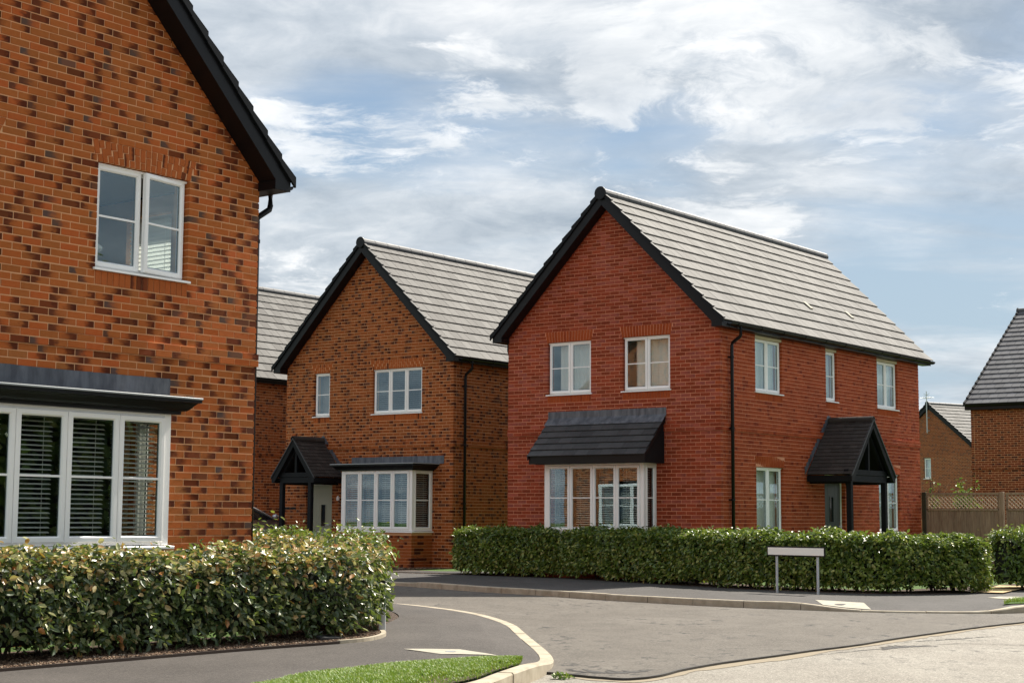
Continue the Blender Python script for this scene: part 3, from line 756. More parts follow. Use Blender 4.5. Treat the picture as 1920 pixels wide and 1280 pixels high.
        if pipe or (left_pipe and sg < 0):
            px = X(.07); k = MB(); yp = pipe_y
            k.tube([(cx, yp, cz-.04), (cx, yp, cz-.20), (cx+(px-cx)*.06, yp, cz-.245), (cx+(px-cx)*.94, yp, cz-.36), (px, yp, cz-.41), (px, yp, .0)], .034, 10)
            dp = k.build('downpipe', M_BLK, root, smooth=True)
            for zb_ in (4.35, 2.95, 1.55, .4):
                k = MB(); k.tube([(px, yp, zb_-.02), (px, yp, zb_+.02)], .041, 10); k.box((min(X(.0), px), yp-.055, zb_-.012), (max(X(.0), px), yp+.055, zb_+.012)); k.build('pipe_clip', M_BLK, dp)
    return root, R, deck

D1 = Vector((math.sin(PSI), math.cos(PSI), 0)); D2 = Vector((-math.cos(PSI), math.sin(PSI), 0)); NN = -D2
def P_of(o, u, w): return Vector((o[0], o[1], 0))+D2*u+D1*w
O1, O2, O3 = (-2.888, 18.06), (-1.385, 38.3), (4.07, 31.4)

# ---------- house on the left (gable towards the road on the right)
fo1 = [(-2.26, -1.035, 3.725, 4.85), (-4.70, -3.475, 3.725, 4.85), (-4.0, -1.66, .80, 2.375)]
so1 = [(1.20, 2.00, 3.725, 4.775)]
lint1 = [('f', -2.26, -1.035, 4.85, 3, .10), ('f', -4.70, -3.475, 4.85, 3, .10), ('s', 1.20, 2.00, 4.775, 1, .01)]
H1, R1, _ = house('brick_house', 'large orange brick gabled house at the left edge, nearest the viewer, behind the olive hedge', O1, math.pi/2-PSI, 5.9, 9.6, fo1, so1, M_BR1, M_MORT, M_TILEG,
    zoff=-.02, lint=lint1, silb=[('f', -2.26, -1.035, 3.725), ('f', -4.70, -3.475, 3.725)], split=True, litmat=M_BRL, face_side=False, gutter_y0=-.22, pipe_y=.10)
window(H1, 'f', -2.26, -1.035, 3.725, 4.85, 2, fill='none', opened=1)
window(H1, 'f', -4.70, -3.475, 3.725, 4.85, 2, fill='dark')
rm = room(front_map, -2.6, -.26, 3.0, 5.0, -.26, -3.4, H1, M_ROOM, right=False)
ws1 = empty('window', parent=H1)
MB(side_map).box((1.20, -.14, 3.725), (1.25, -.08, 4.775)).box((1.95, -.14, 3.725), (2.0, -.08, 4.775)).box((1.25, -.14, 3.725), (1.95, -.08, 3.78)).box((1.25, -.14, 4.72), (1.95, -.08, 4.775)).build('frame', M_WHITE, ws1)
MB(side_map).box((1.25, -.11, 3.78), (1.95, -.107, 4.72)).build('pane', M_GLASS, ws1)
M_BLSUN = material('blind_slat_translucent', lambda t: (lambda a, b: t.node('ShaderNodeOutputMaterial', {0: t.node('ShaderNodeMixShader', {0: .6, 1: a.outputs[0], 2: b.outputs[0]}).outputs[0]}))(t.node('ShaderNodeBsdfDiffuse', {0: (.85, .85, .83, 1)}), t.node('ShaderNodeBsdfTranslucent', {0: (.9, .9, .88, 1)})))
blind(side_map, 1.22, 1.98, 3.76, 4.74, -.20, ws1, step=.05, mat=M_BLSUN, tilt=1.05, depth=.05, individual=True)
J1 = [-3.94, -3.462, -2.86, -2.255, -1.675]
J1 = [-4.045, -3.467, -2.878, -2.255, -1.675]
bay(H1, -4.135, -1.586, .45, .92, 2.265, 4, joints=J1, side_panes=True, indiv=True, brick_m=(M_BR1, M_MORT), R=R1, bstep=.046, bmat=M_BLIND)
def flat_canopy(h, t0, t1, proj, z, f0, f1, fz, lap=True):
    """flat lead-topped canopy with a black cove moulding and an upstand of lead on the wall"""
    root = empty('bay_canopy', parent=h); x0, x1, dd = t0, t1, proj
    prof = [(0, 0), (0, -.03), (.03, -.035), (.055, -.06), (.085, -.095), (.11, -.115), (.15, -.12), (.15, -.15), (.19, -.15)]
    rings = []
    for e, h_ in prof: rings.append([(x0+e, .004, z+h_), (x0+e, dd-e, z+h_), (x1-e, dd-e, z+h_), (x1-e, .004, z+h_)])
    mb = MB(front_map); vs = [p for r in rings for p in r]; n = len(rings); fs = [(0, 1, 2, 3), tuple((n-1)*4+i for i in (3, 2, 1, 0))]
    for i in range(n-1):
        for j in range(4): fs.append((i*4+j, i*4+(j+1) % 4, (i+1)*4+(j+1) % 4, (i+1)*4+j))
    mb.add(vs, fs).build('cornice', M_BLK, root)
    MB(front_map).box((x0-.008, .004, z+.001), (x1+.008, dd+.008, z+.020)).build('edge_trim', M_TRIMG, root, bevel=.003)
    # lead upstand in lapped sheets
    nsh = max(2, round((f1-f0)/1.25))
    for i in range(nsh):
        a = f0+(f1-f0)*i/nsh; b = f0+(f1-f0)*(i+1)/nsh+(.04 if i < nsh-1 else 0)
        sh = MB(front_map); k = 8; d0 = .010+.003*(i % 2); V_ = []
        for q in range(k+1):
            x = a+(b-a)*q/k; V_ += [(x, d0+random.uniform(0, .003), z+.02), (x, d0+random.uniform(0, .004), fz+random.uniform(-.004, .004))]
        sh.add(V_+[(p[0], .001, p[2]) for p in V_], [(2*q, 2*q+2, 2*q+3, 2*q+1) for q in range(k)]+[(2*q+1, 2*q+3, 2*q+3+2*k+2, 2*q+1+2*k+2) for q in range(k)]+[(2*k, 2*k+1, 4*k+3, 4*k+2), (0, 1, 2*k+3, 2*k+2)])
        sh.build('lead_flashing', M_LEAD, root)
    MB(front_map).box((x0+.0, .006, z+.021), (x1-.0, dd-.0, z+.024)).build('lead_cover', M_LEAD, root)
    return root
flat_canopy(H1, -4.36, -1.36, .66, 2.415, -4.45, -1.235, 2.675)
# ---------- middle house with the sage door
fo2 = [(-2.605, -.995, 3.725, 4.85), (-4.62, -4.065, 3.725, 4.85), (-4.83, -3.925, -.1, 2.075), (-2.85, -.66, .80, 2.375)]
lint2 = [('f', -2.605, -.995, 4.85, 3, .10), ('f', -4.62, -4.065, 4.85, 3, .10), ('f', -4.83, -3.925, 2.075, 3, .08)]
H2, R2, _ = house('brick_house', 'brown brick house in the middle with a sage door under a small black porch', O2, -PSI, 5.6, 9.6, fo2, [], M_BR2, M_MORT, M_TILE, zoff=-.02,
    lint=lint2, silb=[('f', -2.605, -.995, 3.725), ('f', -4.62, -4.065, 3.725)], split=True, litmat=M_BRL, face_side=False)
window(H2, 'f', -2.605, -.995, 3.725, 4.85, 3, fill='blind'); window(H2, 'f', -4.62, -4.065, 3.725, 4.85, 1, fill='grey')
bay(H2, -2.894, -.62, .75, .88, 2.34, 4, brick_m=(M_BR2, M_MORT), R=R2, bmat=M_BLIND, bstep=.05)
flat_canopy(H2, -3.10, -.42, .95, 2.475, -3.26, -.27, 2.685)
# ---------- red house on the right
fo3 = [(-4.17, -3.06, 3.725, 4.85), (-2.275, -1.14, 3.725, 4.85), (-3.85, -1.5, .80, 2.375)]
so3 = [(1.43, 2.58, 3.725, 4.9), (4.60, 5.15, 3.725, 4.9), (7.22, 8.36, 3.725, 4.9), (1.43, 2.58, .875, 2.225), (7.22, 8.36, .875, 2.225), (4.46, 5.44, -.1, 2.15)]
so3 = [(a, b, c, d if d != 4.9 else 4.99) for a, b, c, d in so3]
lint3 = [('f', -4.17, -3.06, 4.85, 3, .075), ('f', -2.275, -1.14, 4.85, 3, .075), ('s', 1.43, 2.58, 2.225, 3, .075), ('s', 7.22, 8.36, 2.225, 3, .075), ('s', 4.46, 5.44, 2.15, 3, .05)]
lint3[-1] = ('s', 4.46, 5.44, 2.15, 3, .05)
silb3 = [('f', -4.17, -3.06, 3.725), ('f', -2.275, -1.14, 3.725), ('s', 1.43, 2.58, 3.725), ('s', 4.60, 5.15, 3.725), ('s', 7.22, 8.36, 3.725), ('s', 1.43, 2.58, .875), ('s', 7.22, 8.36, .875)]
H3, R3, deck3 = house('brick_house', 'smooth red brick gabled house on the right with a grey door and tiled bay roof', O3, -PSI, 5.215, 9.58, fo3, so3, M_BR3, M_MORT3, M_TILE, zoff=.03,
    lint=lint3, silb=silb3, bmat_side=M_BR3S, litmat=M_BRO, face_side=True)
window(H3, 'f', -4.17, -3.06, 3.725, 4.85, 2, fill='pale'); window(H3, 'f', -2.275, -1.14, 3.725, 4.85, 2, fill='pale')
for a, b, n in ((1.43, 2.58, 2), (4.60, 5.15, 1), (7.22, 8.36, 2)): window(H3, 's', a, b, 3.725, 4.895, n, fill='white', cream=True)
for a, b in ((1.43, 2.58), (7.22, 8.36)): window(H3, 's', a, b, .875, 2.225, 2, fill='white')
bay(H3, -3.89, -1.464, .48, .875, 2.27, 4, brick_m=(M_BR3, M_MORT3), R=R3, bmat=M_BLIND, bstep=.045)
def tiled_bay_roof(h, R, t0, t1, proj, z0, zt, ztop):
    root = empty('bay_roof', parent=h); pitch = math.atan2(zt-z0, proj-.02); c, s = math.cos(pitch), math.sin(pitch)
    m = MB(front_map); m.prism([(0.002, z0-.15), (proj-.06, z0-.15), (proj-.06, z0+.01), (.002, zt-.03)], t0+.03, t1-.03, 0); m.build('cheek', M_BLKM, root)
    m = MB(front_map); m.box((t0+.02, proj-.058, z0-.155), (t1-.02, proj-.035, z0+.02)); m.build('fascia', M_BLK, root, bevel=.003)
    for x in (t0, t1-.028):
        m = MB(front_map); m.prism([(.004, zt-.10), (proj+.0, z0-.07), (proj+.0, z0+.02), (.004, zt+.02)], x+.0, x+.028, 0); m.build('verge_board', M_BLK, root)
    out = []; L = math.hypot(proj, zt-z0); n = 6; g = L/n
    for r in range(n-1):
        off = .15 if r % 2 else 0; y = t0-off
        while y < t1:
            a0, a1 = max(y+.002, t0), min(y+.298, t1)
            if a1-a0 > .03:
                ln = g+.05; al = pitch-.13; ux, uz = -math.cos(al), math.sin(al); nx, nz = math.sin(al), math.cos(al)
                bx, bz = proj-c*r*g+s*.028, z0+s*r*g+c*.028
                cx, cz = bx+ux*ln/2-nx*.008, bz+uz*ln/2-nz*.008
                M = np.eye(4); M[:3, 0] = (a1-a0, 0, 0); M[:3, 1] = (0, -nx*.016, nz*.016); M[:3, 2] = (0, -ux*ln, uz*ln); M[:3, 3] = ((a0+a1)/2, -cx, cz); out.append(M)
            y += .3
    place_pieces('roof_tile', out, M_TILED, root, R, 300)
    for i in range(3):
        a, b = t0-.02+(t1-t0)*i/3, t0+(t1-t0)*(i+1)/3+.02
        f = MB(front_map); q = 1.18*g; e = .032+.004*(i % 2)
        def SP(l): return (l*c/1.0, zt-l*s)
        up_ = [(.008, ztop), (.008, zt+.02), (.03+q*c, zt-q*s+e+.01), (.03+q*c, zt-q*s+e+.004), (.004, zt+.0), (.002, ztop)]
        up_ = [(.012+.003*(i % 2), ztop), (.012+.003*(i % 2), zt+.05), (.012+q*c, zt+.05-q*s), (.012+q*c, zt+.042-q*s), (.004, zt+.035), (.002, ztop)]
        f.prism(up_, a, b, 0); f.build('lead_flashing', M_LEAD, root)
    return root
tiled_bay_roof(H3, R3, -4.12, -1.25, .78, 2.42, 3.20, 3.385)

def gable_porch(h, R, face, tc, hw, proj, zr, ze, post_t, post_d, post_w=.11, plain_wall=.04):
    """small pitched porch on two posts with plain tiles"""
    mp = front_map if face == 'f' else side_map
    root = empty('porch', parent=h); rise = zr-ze; pitch = math.atan2(rise, hw); c, s = math.cos(pitch), math.sin(pitch)
    m = MB(mp); m.prism([(tc-hw+.03, ze-.005), (tc, zr-.045), (tc+hw-.03, ze-.005), (tc+hw-.07, ze-.02), (tc, zr-.12), (tc-hw+.07, ze-.02)], .004, proj-.03, 1); dk = m.build('roof', M_BLKM, root)
    # tiles: rows of plain tiles on both slopes
    out = []; L = math.hypot(hw, rise)-.02; n = round(L/.104); g = L/n; tw = .165
    for sg in (1, -1):
        for r in range(n):
            off = tw/2 if r % 2 else 0; y = .02-off
            while y < proj:
                a0, a1 = max(y+.002, .02), min(y+tw-.002, proj)
                if a1-a0 > .02:
                    ln = g+.04; al = pitch-.11; ux, uz = -sg*math.cos(al), math.sin(al); nx, nz = sg*math.sin(al), math.cos(al)
                    bx, bz = tc+sg*(hw-c*r*g+s*.012), ze+s*r*g+c*.012-.01
                    cx, cz = bx+ux*ln/2-nx*.006, bz+uz*ln/2-nz*.006+random.uniform(-.001, .001)
                    M = np.eye(4); X_ = mp((0, a1-a0, 0)); Y_ = mp((nx*.012, 0, nz*.012)); Z_ = mp((ux*ln, 0, uz*ln)); P_ = mp((cx, (a0+a1)/2, cz))
                    M[:3, 0] = X_; M[:3, 1] = Y_; M[:3, 2] = Z_; M[:3, 3] = P_; out.append((sg, M))
                y += tw
    vs_ = -1 if face == 's' else 1
    place_pieces('plain_tile', [M for sg, M in out if sg == vs_], M_TILEB, root, R, 300)
    place_pieces('plain_tile', [M for sg, M in out if sg != vs_], M_TILEB, root, R, 0, stuffname='plain_tiles_far_slope')
    yy = .03
    while yy < proj-.02:
        b = min(yy+.33, proj+.01); m = MB(mp); seg = 8
        pr_ = [(tc+.085*math.cos(t), zr-.035+.085*math.sin(t)) for t in [math.pi*(-.1+1.2*i/seg) for i in range(seg+1)]]; pi_ = [(tc+.07*math.cos(t), zr-.035+.07*math.sin(t)) for t in [math.pi*(-.1+1.2*i/seg) for i in range(seg+1)]][::-1]
        m.prism(pr_+pi_, yy, b-.006, 1); m.build('ridge_tile', M_TILEB, root, smooth=False); yy += .335
    # front frame: verge mortar line, bargeboards, tie beam and king post
    for sg in (1, -1):
        m = MB(mp); m.prism([(tc+sg*hw, ze-.01), (tc, zr+.0), (tc, zr-.035), (tc+sg*(hw-.0), ze-.05)], proj-.03, proj+.012, 1); m.build('verge_edge', M_RIDGE, root)
        m = MB(mp); m.prism([(tc+sg*(hw-.0), ze-.052), (tc, zr-.037), (tc, zr-.037-.14/c*.8), (tc+sg*(hw-.10), ze-.16), (tc+sg*(hw-.02), ze-.16)], proj-.07, proj-.01, 1); m.build('bargeboard', M_BLKM, root, bevel=.004)
        m = MB(mp); xa, xb = sorted((tc+sg*(hw-.03), tc+sg*(hw-.06))); m.box((xa, .01, ze-.16), (xb, proj-.072, ze-.03)); m.build('fascia', M_BLKM, root)
        m = MB(mp); m.prism([(tc+sg*(hw-.12), ze-.10), (tc, zr-.20), (tc, zr-.30), (tc+sg*(hw-.22), ze-.10)], post_d-.04, post_d+.03, 1); m.build('rafter', M_BLKM, root)
    for x in post_t:
        m = MB(mp); m.box((x-post_w/2, post_d-post_w/2, .0), (x+post_w/2, post_d+post_w/2, ze-.16)); m.build('post', M_BLKM, root, bevel=.006)
        m = MB(mp); m.box((x-.045, .01, ze-.20), (x+.045, post_d-post_w/2-.002, ze-.08)); m.build('beam', M_BLKM, root)
    a, b = min(post_t), max(post_t)
    zt = ze+.02
    m = MB(mp); m.box((a-.16, post_d-.052, zt-.04), (b+.16, post_d+.052, zt+.075)); m.build('tie_beam', M_BLKM, root, bevel=.005)
    m = MB(mp); m.box((a-post_w/2, post_d-.04, zt-.18), (b+post_w/2, post_d+.04, zt-.045)); m.build('beam', M_BLKM, root)
    m = MB(mp); m.box((tc-.035, post_d-.035, zt+.077), (tc+.035, post_d+.036, zr-.22)); m.build('king_post', M_BLKM, root)
    m = MB(mp); m.box((a-.10, post_d-.085, zt+.05), (b+.1, post_d-.06, zt+.055)); 
    # stepped lead up the wall
    for sg in (1, -1):
        nst = 14
        for i in range(nst):
            f0, f1 = i/nst, (i+1)/nst
            t_a, t_b = tc+sg*(hw+.05)*(1-f0), tc+sg*(hw+.05)*(1-f1)
            z_a, z_b = ze+rise*f0, ze+rise*f1
            m = MB(mp); d = .010+.002*(i % 2)
            m.prism([(t_a, z_a-.02), (t_b, z_b-.02), (t_b, z_b+.10), (t_a+sg*.01, z_b+.06), (t_a, z_a+.05)], .001, d, 1); m.build('lead_flashing', M_LEAD, root)
    return root
gable_porch(H3, R3, 's', 4.69, 1.10, 1.06, 3.33, 2.13, (3.80, 5.50), .90)
gable_porch(H2, R2, 'f', -4.26, .75, 1.08, 3.16, 2.21, (-4.74, -3.76), .93)

def door(h, face, t0, t1, z1, mat, glass_t, glass_w, gz0, gz1, steel=True, knob='r'):
    mp = front_map if face == 'f' else side_map
    root = empty('front_door', parent=h); d = -.09
    m = MB(mp); m.box((t0, d-.05, 0), (t0+.055, d+.01, z1)); m.box((t1-.055, d-.05, 0), (t1, d+.01, z1)); m.box((t0+.055, d-.05, z1-.055), (t1-.055, d+.01, z1)); m.build('frame', M_WHITE, root, bevel=.004)
    a, b = t0+.058, t1-.058; g0, g1 = glass_t-glass_w/2, glass_t+glass_w/2
    m = MB(mp)
    for q in ((a, g0, .03, z1-.06), (g1, b, .03, z1-.06), (g0, g1, .03, gz0), (g0, g1, gz1, z1-.06)): m.box((q[0], d-.04, q[2]), (q[1], d, q[3]))
    n = 7
    lf = m.build('leaf', mat, root)
    for i in range(1, n):
        x = a+(b-a)*i/n
        if g0-.03 < x < g1+.03: continue
        MB(mp).box((x-.003, d, .08), (x+.003, d+.002, z1-.10)).build('groove', mat, root)
    m = MB(mp)
    for q in ((g0-.02, g0, gz0-.02, gz1+.02), (g1, g1+.02, gz0-.02, gz1+.02), (g0, g1, gz0-.02, gz0), (g0, g1, gz1, gz1+.02)): m.box((q[0], d-.01, q[2]), (q[1], d+.010, q[3]))
    m.build('glass_trim', mat, root)
    MB(mp).box((g0, d-.02, gz0), (g1, d-.015, gz1)).build('pane', M_CARG, root)
    lp = MB(mp).box(((a+b)/2-.13, d, .72), ((a+b)/2+.13, d+.012, .80)).build('letter_plate', M_STEEL, root, bevel=.003)
    kx = b-.06 if knob == 'r' else a+.06
    m = MB(mp); m.box((kx-.015, d, .88), (kx+.015, d+.01, 1.12)); m.tube([(kx, d+.01, 1.02), (kx, d+.05, 1.02)], .010, 8); m.tube([(kx, d+.045, 1.02), (kx-.11, d+.045, 1.02)], .009, 8); m.build('handle', M_STEEL, root)
    MB(mp).box((t0+.0, -.14, -.02), (t1, .03, .03)).build('threshold', M_TRIMG, root)
    return root
door(H3, 's', 4.462, 5.438, 2.146, M_DOORG, 4.95, .17, 1.12, 1.66)
door(H2, 'f', -4.828, -3.927, 2.07, M_DOORC, -4.30, .15, .98, 1.52)
# wall fittings
def fit(name, h, face, a, b, mat, bevel=.003):
    mp = front_map if face == 'f' else side_map
    return MB(mp).box(a, b).build(name, mat, h, bevel=bevel)
fit('number_plaque', H3, 's', (5.62, .004, 1.22), (5.76, .018, 1.40), M_DOORG); fit('number_face', H3, 's', (5.655, .019, 1.26), (5.725, .022, 1.36), M_TRIMG)
lr = MB(front_map).tube([(-3.62, .004, 1.66), (-3.62, .05, 1.66), (-3.62, .09, 1.62)], .018, 8).build('wall_lamp', M_BLK, H2)
MB(front_map).tube([(-3.62, .10, 1.63), (-3.62, .10, 1.70), (-3.62, .10, 1.74)], [.04, .04, .01], 10).build('lamp_glass', M_WHITE, lr)
for x in (-5.28, -5.50): fit('air_vent', H2, 'f', (x-.10, .004, 1.40), (x+.10, .010, 1.46), M_BLK)
for x, z in ((3.35, 4.6),): pass
# two slim vent tiles on the red house's roof
for yv, row in ((5.05, 3), (7.15, 3)):
    c = math.cos(math.pi/4); sl = .345*row+.12; bx, bz = .25-c*sl, 5.265-.25+c*sl
    n = Vector((c, 0, c)); u = Vector((-c, 0, c)); o = Vector((bx, yv, bz))+n*.026
    m = MB(); vs = []
    for a, hgt in ((0, .022), (.26, .004)):
        for q in (-.07, .07): vs += [tuple(o+u*a+Vector((0, q, 0))), tuple(o+u*a+Vector((0, q, 0))+n*hgt)]
    m.add(vs, [(0, 2, 3, 1), (4, 5, 7, 6), (0, 4, 6, 2), (1, 3, 7, 5), (0, 1, 5, 4), (2, 6, 7, 3)]); m.build('vent_tile', M_SLAB, deck3)

# ---------- houses further off
PW = P_of((-6.7, 45), 0, -2.5)
house('brick_house', 'brown brick house mostly hidden between the big left house and the middle house', (PW.x, PW.y), -PSI, 5.6, 9.6, [], [], M_BR2, M_MORT, M_TILE, zoff=-.03, face_side=True, vis_front=False, tlimit=200, blimit=0, pipe=False, detail=False)
house('brick_house', 'dark brown brick house with a dark slate coloured roof cut off by the right edge', (15.46, 54.18), -PSI+math.pi/2+math.pi, 10.4, 12., [], [], M_BR6, M_MORT, M_TILEG, zoff=-.03, pitch=math.radians(34.5), side_cover=True, blimit=300, tlimit=300, pipe=False, detail=False, oh=.12)
psi5 = math.radians(57); o5 = Vector((22.58, 87.0, 0))+Vector((math.cos(psi5), -math.sin(psi5), 0))*3.4
h5w = [(-3.86, -3.36, 3.725, 4.85)]
H5, R5, _ = house('brick_house', 'distant brown brick gable end with a tall aerial seen over the fence', (o5.x, o5.y), -psi5, 6.8, 10., h5w, [], M_BR5, M_MORT, M_TILE, zoff=-.35, pitch=math.radians(36.7), vis_front=False, blimit=0, tlimit=150, pipe=False, detail=False, oh=.12, silb=())
window(H5, 'f', -3.86, -3.36, 3.725, 4.85, 1, fill='white')
ar = MB(); ar.tube([(-3.40, -.18, 6.2), (-3.40, -.18, 8.45)], .028, 6); ar.box((-3.43, -.19, 6.3), (-3.37, .0, 6.35)); ar.box((-3.43, -.19, 7.0), (-3.37, .0, 7.05))
ae = ar.build('aerial_mast', M_GALV, H5)
aa = MB(); aa.tube([(-3.75, -.18, 8.1), (-3.05, -.18, 8.1)], .015, 5)
for i in range(5): aa.tube([(-3.7+.15*i, -.36, 8.1), (-3.7+.15*i, .09, 8.1)], .012, 4)
for a_ in (.5, 1.6, 2.6): aa.tube([(-3.40-.24*math.cos(a_), -.18, 8.25-.24*math.sin(a_)*.6), (-3.40+.24*math.cos(a_), -.18, 8.25+.24*math.sin(a_)*.6)], .012, 4)
aa.build('aerial_rods', M_GALV, ae)

def mirror_house(label, org, rz, brick):
    fo = [(-2.2, -1.1, 3.725, 4.85), (-4.5, -3.4, 3.725, 4.85), (-4.0, -1.66, .80, 2.375)]
    h, R_, _ = house('brick_house', label, org, rz, 5.6, 9.0, fo, [], brick, M_MORT, M_TILE, zoff=-.02, vis_front=False, tlimit=0, blimit=0, detail=False, pipe=False)
    for a, b in ((-2.2, -1.1), (-4.5, -3.4)): window(h, 'f', a, b, 3.725, 4.85, 2, fill='dark')
    bay(h, -4.1, -1.6, .45, .92, 2.265, 4, brick_m=(brick, M_MORT), R=R_)
    return h
mirror_house('brick house out of frame to the left, mirrored in the red house bay window', (-16.6, 27.6), math.pi-PSI, M_BR2)
# ---------- lamp that stands behind the open upper window
lp = R1 @ Vector((-1.90, .47, 3.74))
lamp = empty('table_lamp', 'small pale round headed lamp standing behind the upper window of the left house', 'lamp', loc=lp)
MB().tube([(0, 0, 0), (0, 0, .02), (0, 0, .03)], [.07, .07, .02], 14).build('base', M_ROOMP, lamp)
MB().tube([(0, 0, .03), (0, 0, .26)], .012, 8).build('stem', M_TRIMG, lamp)
MB().tube([(0, 0, .24+.12*i/8) for i in range(9)], [.004+.075*math.sin(math.pi*i/8) for i in range(9)], 14).build('head', M_ROOMP, lamp, smooth=True)

# ------------------------------------------------------------------ ground, roads and pavements
def smooth_line(pts, n=8):
    pts = [np.array(p, float) for p in pts]; out = []
    for i in range(len(pts)-1):
        p0, p1, p2, p3 = pts[max(i-1, 0)], pts[i], pts[i+1], pts[min(i+2, len(pts)-1)]
        for j in range(n):
            t = j/n; out.append(.5*((2*p1)+(-p0+p2)*t+(2*p0-5*p1+4*p2-p3)*t*t+(-p0+3*p1-3*p2+p3)*t**3))
    out.append(pts[-1]); return np.array(out)
def arclen(L): return np.concatenate([[0], np.cumsum(np.linalg.norm(np.diff(L[:, :2], axis=0), axis=1))])
def resample(L, n):
    s = arclen(L); q = np.linspace(0, s[-1], n); return np.stack([np.interp(q, s, L[:, i]) for i in range(L.shape[1])], 1)
def offset(L, d):
    t = np.gradient(L[:, :2], axis=0); t /= np.linalg.norm(t, axis=1)[:, None]+1e-9
    o = L.copy(); o[:, 0] += -t[:, 1]*d; o[:, 1] += t[:, 0]*d; return o
def sheet(name, rows, mat, **kw):
    """grid mesh between polylines (each n x 3)"""
    n = len(rows[0]); V = np.concatenate(rows); F_ = []
    for r in range(len(rows)-1):
        for i in range(n-1): F_.append((r*n+i, r*n+i+1, (r+1)*n+i+1, (r+1)*n+i))
    me = mesh_np(name, V, np.array(F_), mat); bm = bmesh.new(); bm.from_mesh(me); bmesh.ops.recalc_face_normals(bm, faces=bm.faces)
    if sum(f.normal.z*f.calc_area() for f in bm.faces) < 0: bmesh.ops.reverse_faces(bm, faces=bm.faces)
    bm.to_mesh(me); bm.free(); o = bpy.data.objects.new(name, me); link(o); return tag(o, kind='structure', **kw)
def flat_poly(name, pts, z, mat, parent=None, thick=0.):
    bm = bmesh.new(); f = bm.faces.new([bm.verts.new((p[0], p[1], z)) for p in pts])
    if f.normal.z < 0: f.normal_flip()
    bm.normal_update()
    if f.normal.z < 0: bmesh.ops.reverse_faces(bm, faces=bm.faces)
    if thick:
        r = bmesh.ops.extrude_face_region(bm, geom=bm.faces[:]); bmesh.ops.translate(bm, verts=[v for v in r['geom'] if isinstance(v, bmesh.types.BMVert)], vec=(0, 0, -thick)); bmesh.ops.recalc_face_normals(bm, faces=bm.faces)
    bmesh.ops.triangulate(bm, faces=bm.faces[:])
    me = bpy.data.meshes.new(name); bm.to_mesh(me); bm.free(); me.materials.append(mat); o = bpy.data.objects.new(name, me); link(o, parent); return o
g = flat_poly('ground', [(-400, -60), (400, -60), (400, 900), (-400, 900)], -.32, M_LAWN); g['kind'] = 'structure'
ml = [(-60, -74), (60, -60), (80, 40), (40, 110), (-10, 40)]
r_ = flat_poly('main_road', [(-30, -30), (25, -25), (60, 70), (34, 66), (4, 26.9), (1.4, 18), (-.6, 16.8), (-16, -4)], -.122, M_ROADN); r_['kind'] = 'structure'

# near kerb: outer (road) edge with the height of its top
K1 = smooth_line([(-10, -1.2, 0), (-5.2, 5.1, 0), (-2.2, 9.1, 0), (-.85, 10.95, 0), (-.22, 12.05, 0), (.02, 12.9, 0), (.22, 13.6, 0), (.36, 14.35, -.045), (.40, 15.1, -.072), (.37, 15.95, -.075), (.27, 17.15, -.075), (.16, 18.6, -.075), (.02, 20.05, -.075), (-.43, 22.05, -.075), (-1.08, 23.5, -.075), (-1.75, 24.45, -.075), (-3.6, 26.4, -.05), (-7, 29.2, 0), (-16, 36, 0)], 6)
K2 = smooth_line([(-16, 42, 0), (-7, 35.1, -.0), (-3.4, 32.3, -.03), (-2.05, 31.0, -.03), (-1.65, 30.35, 0), (-1.1, 29.58, 0), (-.43, 28.65, 0), (.22, 27.9, 0), (.87, 27.04, 0), (1.67, 26.0, 0), (2.27, 25.38, 0), (2.85, 24.78, 0), (3.52, 24.2, 0), (4.15, 23.79, 0), (4.85, 23.3, -.065), (5.6, 23.1, -.075), (6.66, 23.02, -.07), (7.36, 23.30, 0), (8.3, 24.1, 0), (11, 27.4, 0), (30, 52.5, 0)], 6)
KW = .125
def kerb_run(L, side, name):
    root = empty(name, kind='structure'); s = arclen(L); n = int(s[-1]/.915); t = np.gradient(L[:, :2], axis=0); t /= np.linalg.norm(t, axis=1)[:, None]
    def at(q): return np.array([np.interp(q, s, L[:, i]) for i in range(3)]), np.array([np.interp(q, s, t[:, i]) for i in range(2)])
    for i in range(n):
        c0, _ = at(i*.915+.45); q = to_px((c0[0], c0[1], 0))
        V = []; ns = 4
        jz = random.uniform(-.003, .003); jo = random.uniform(-.004, .004)
        for k in range(ns+1):
            p, tt = at(i*.915+.006+(.903)*k/ns); nr = np.array((-tt[1], tt[0]))*side/np.linalg.norm(tt)
            z = p[2]+jz
            a = p[:2]+nr*jo; b = p[:2]+nr*(KW+jo)
            ch = a+nr*.012
            V += [(a[0], a[1], -.30), (a[0], a[1], z-.014), (ch[0], ch[1], z), (b[0], b[1], z), (b[0], b[1], -.30)]
        Fs = [tuple(range(5)), tuple(ns*5+j for j in range(4, -1, -1))]
        for k in range(ns):
            for j in range(5): Fs.append((k*5+j, k*5+(j+1) % 5, (k+1)*5+(j+1) % 5, (k+1)*5+j))
        MB().add(V, Fs).build('kerbstone', M_KERB, root, rv=random.random())
    # mortar bed between stones
    rows = [L+np.array([0, 0, -.012]), offset(L, side*KW)+np.array([0, 0, -.012])]
    n_ = len(L); V = np.concatenate([offset(L, side*.006)+np.array([0, 0, -.02]), offset(L, side*(KW-.004))+np.array([0, 0, -.02]), offset(L, side*.006)*np.array([1, 1, 0])+np.array([0, 0, -.25])])
    F_ = [(i, i+1, n_+i+1, n_+i) for i in range(n_-1)]+[(2*n_+i, 2*n_+i+1, i+1, i) for i in range(n_-1)]
    o = bpy.data.objects.new('kerb_joint', mesh_np('kerb_joint', V, np.array(F_), M_TWIG)); link(o, root)
kerb_run(K1, 1, 'near_kerb'); kerb_run(K2, 1, 'far_kerb')

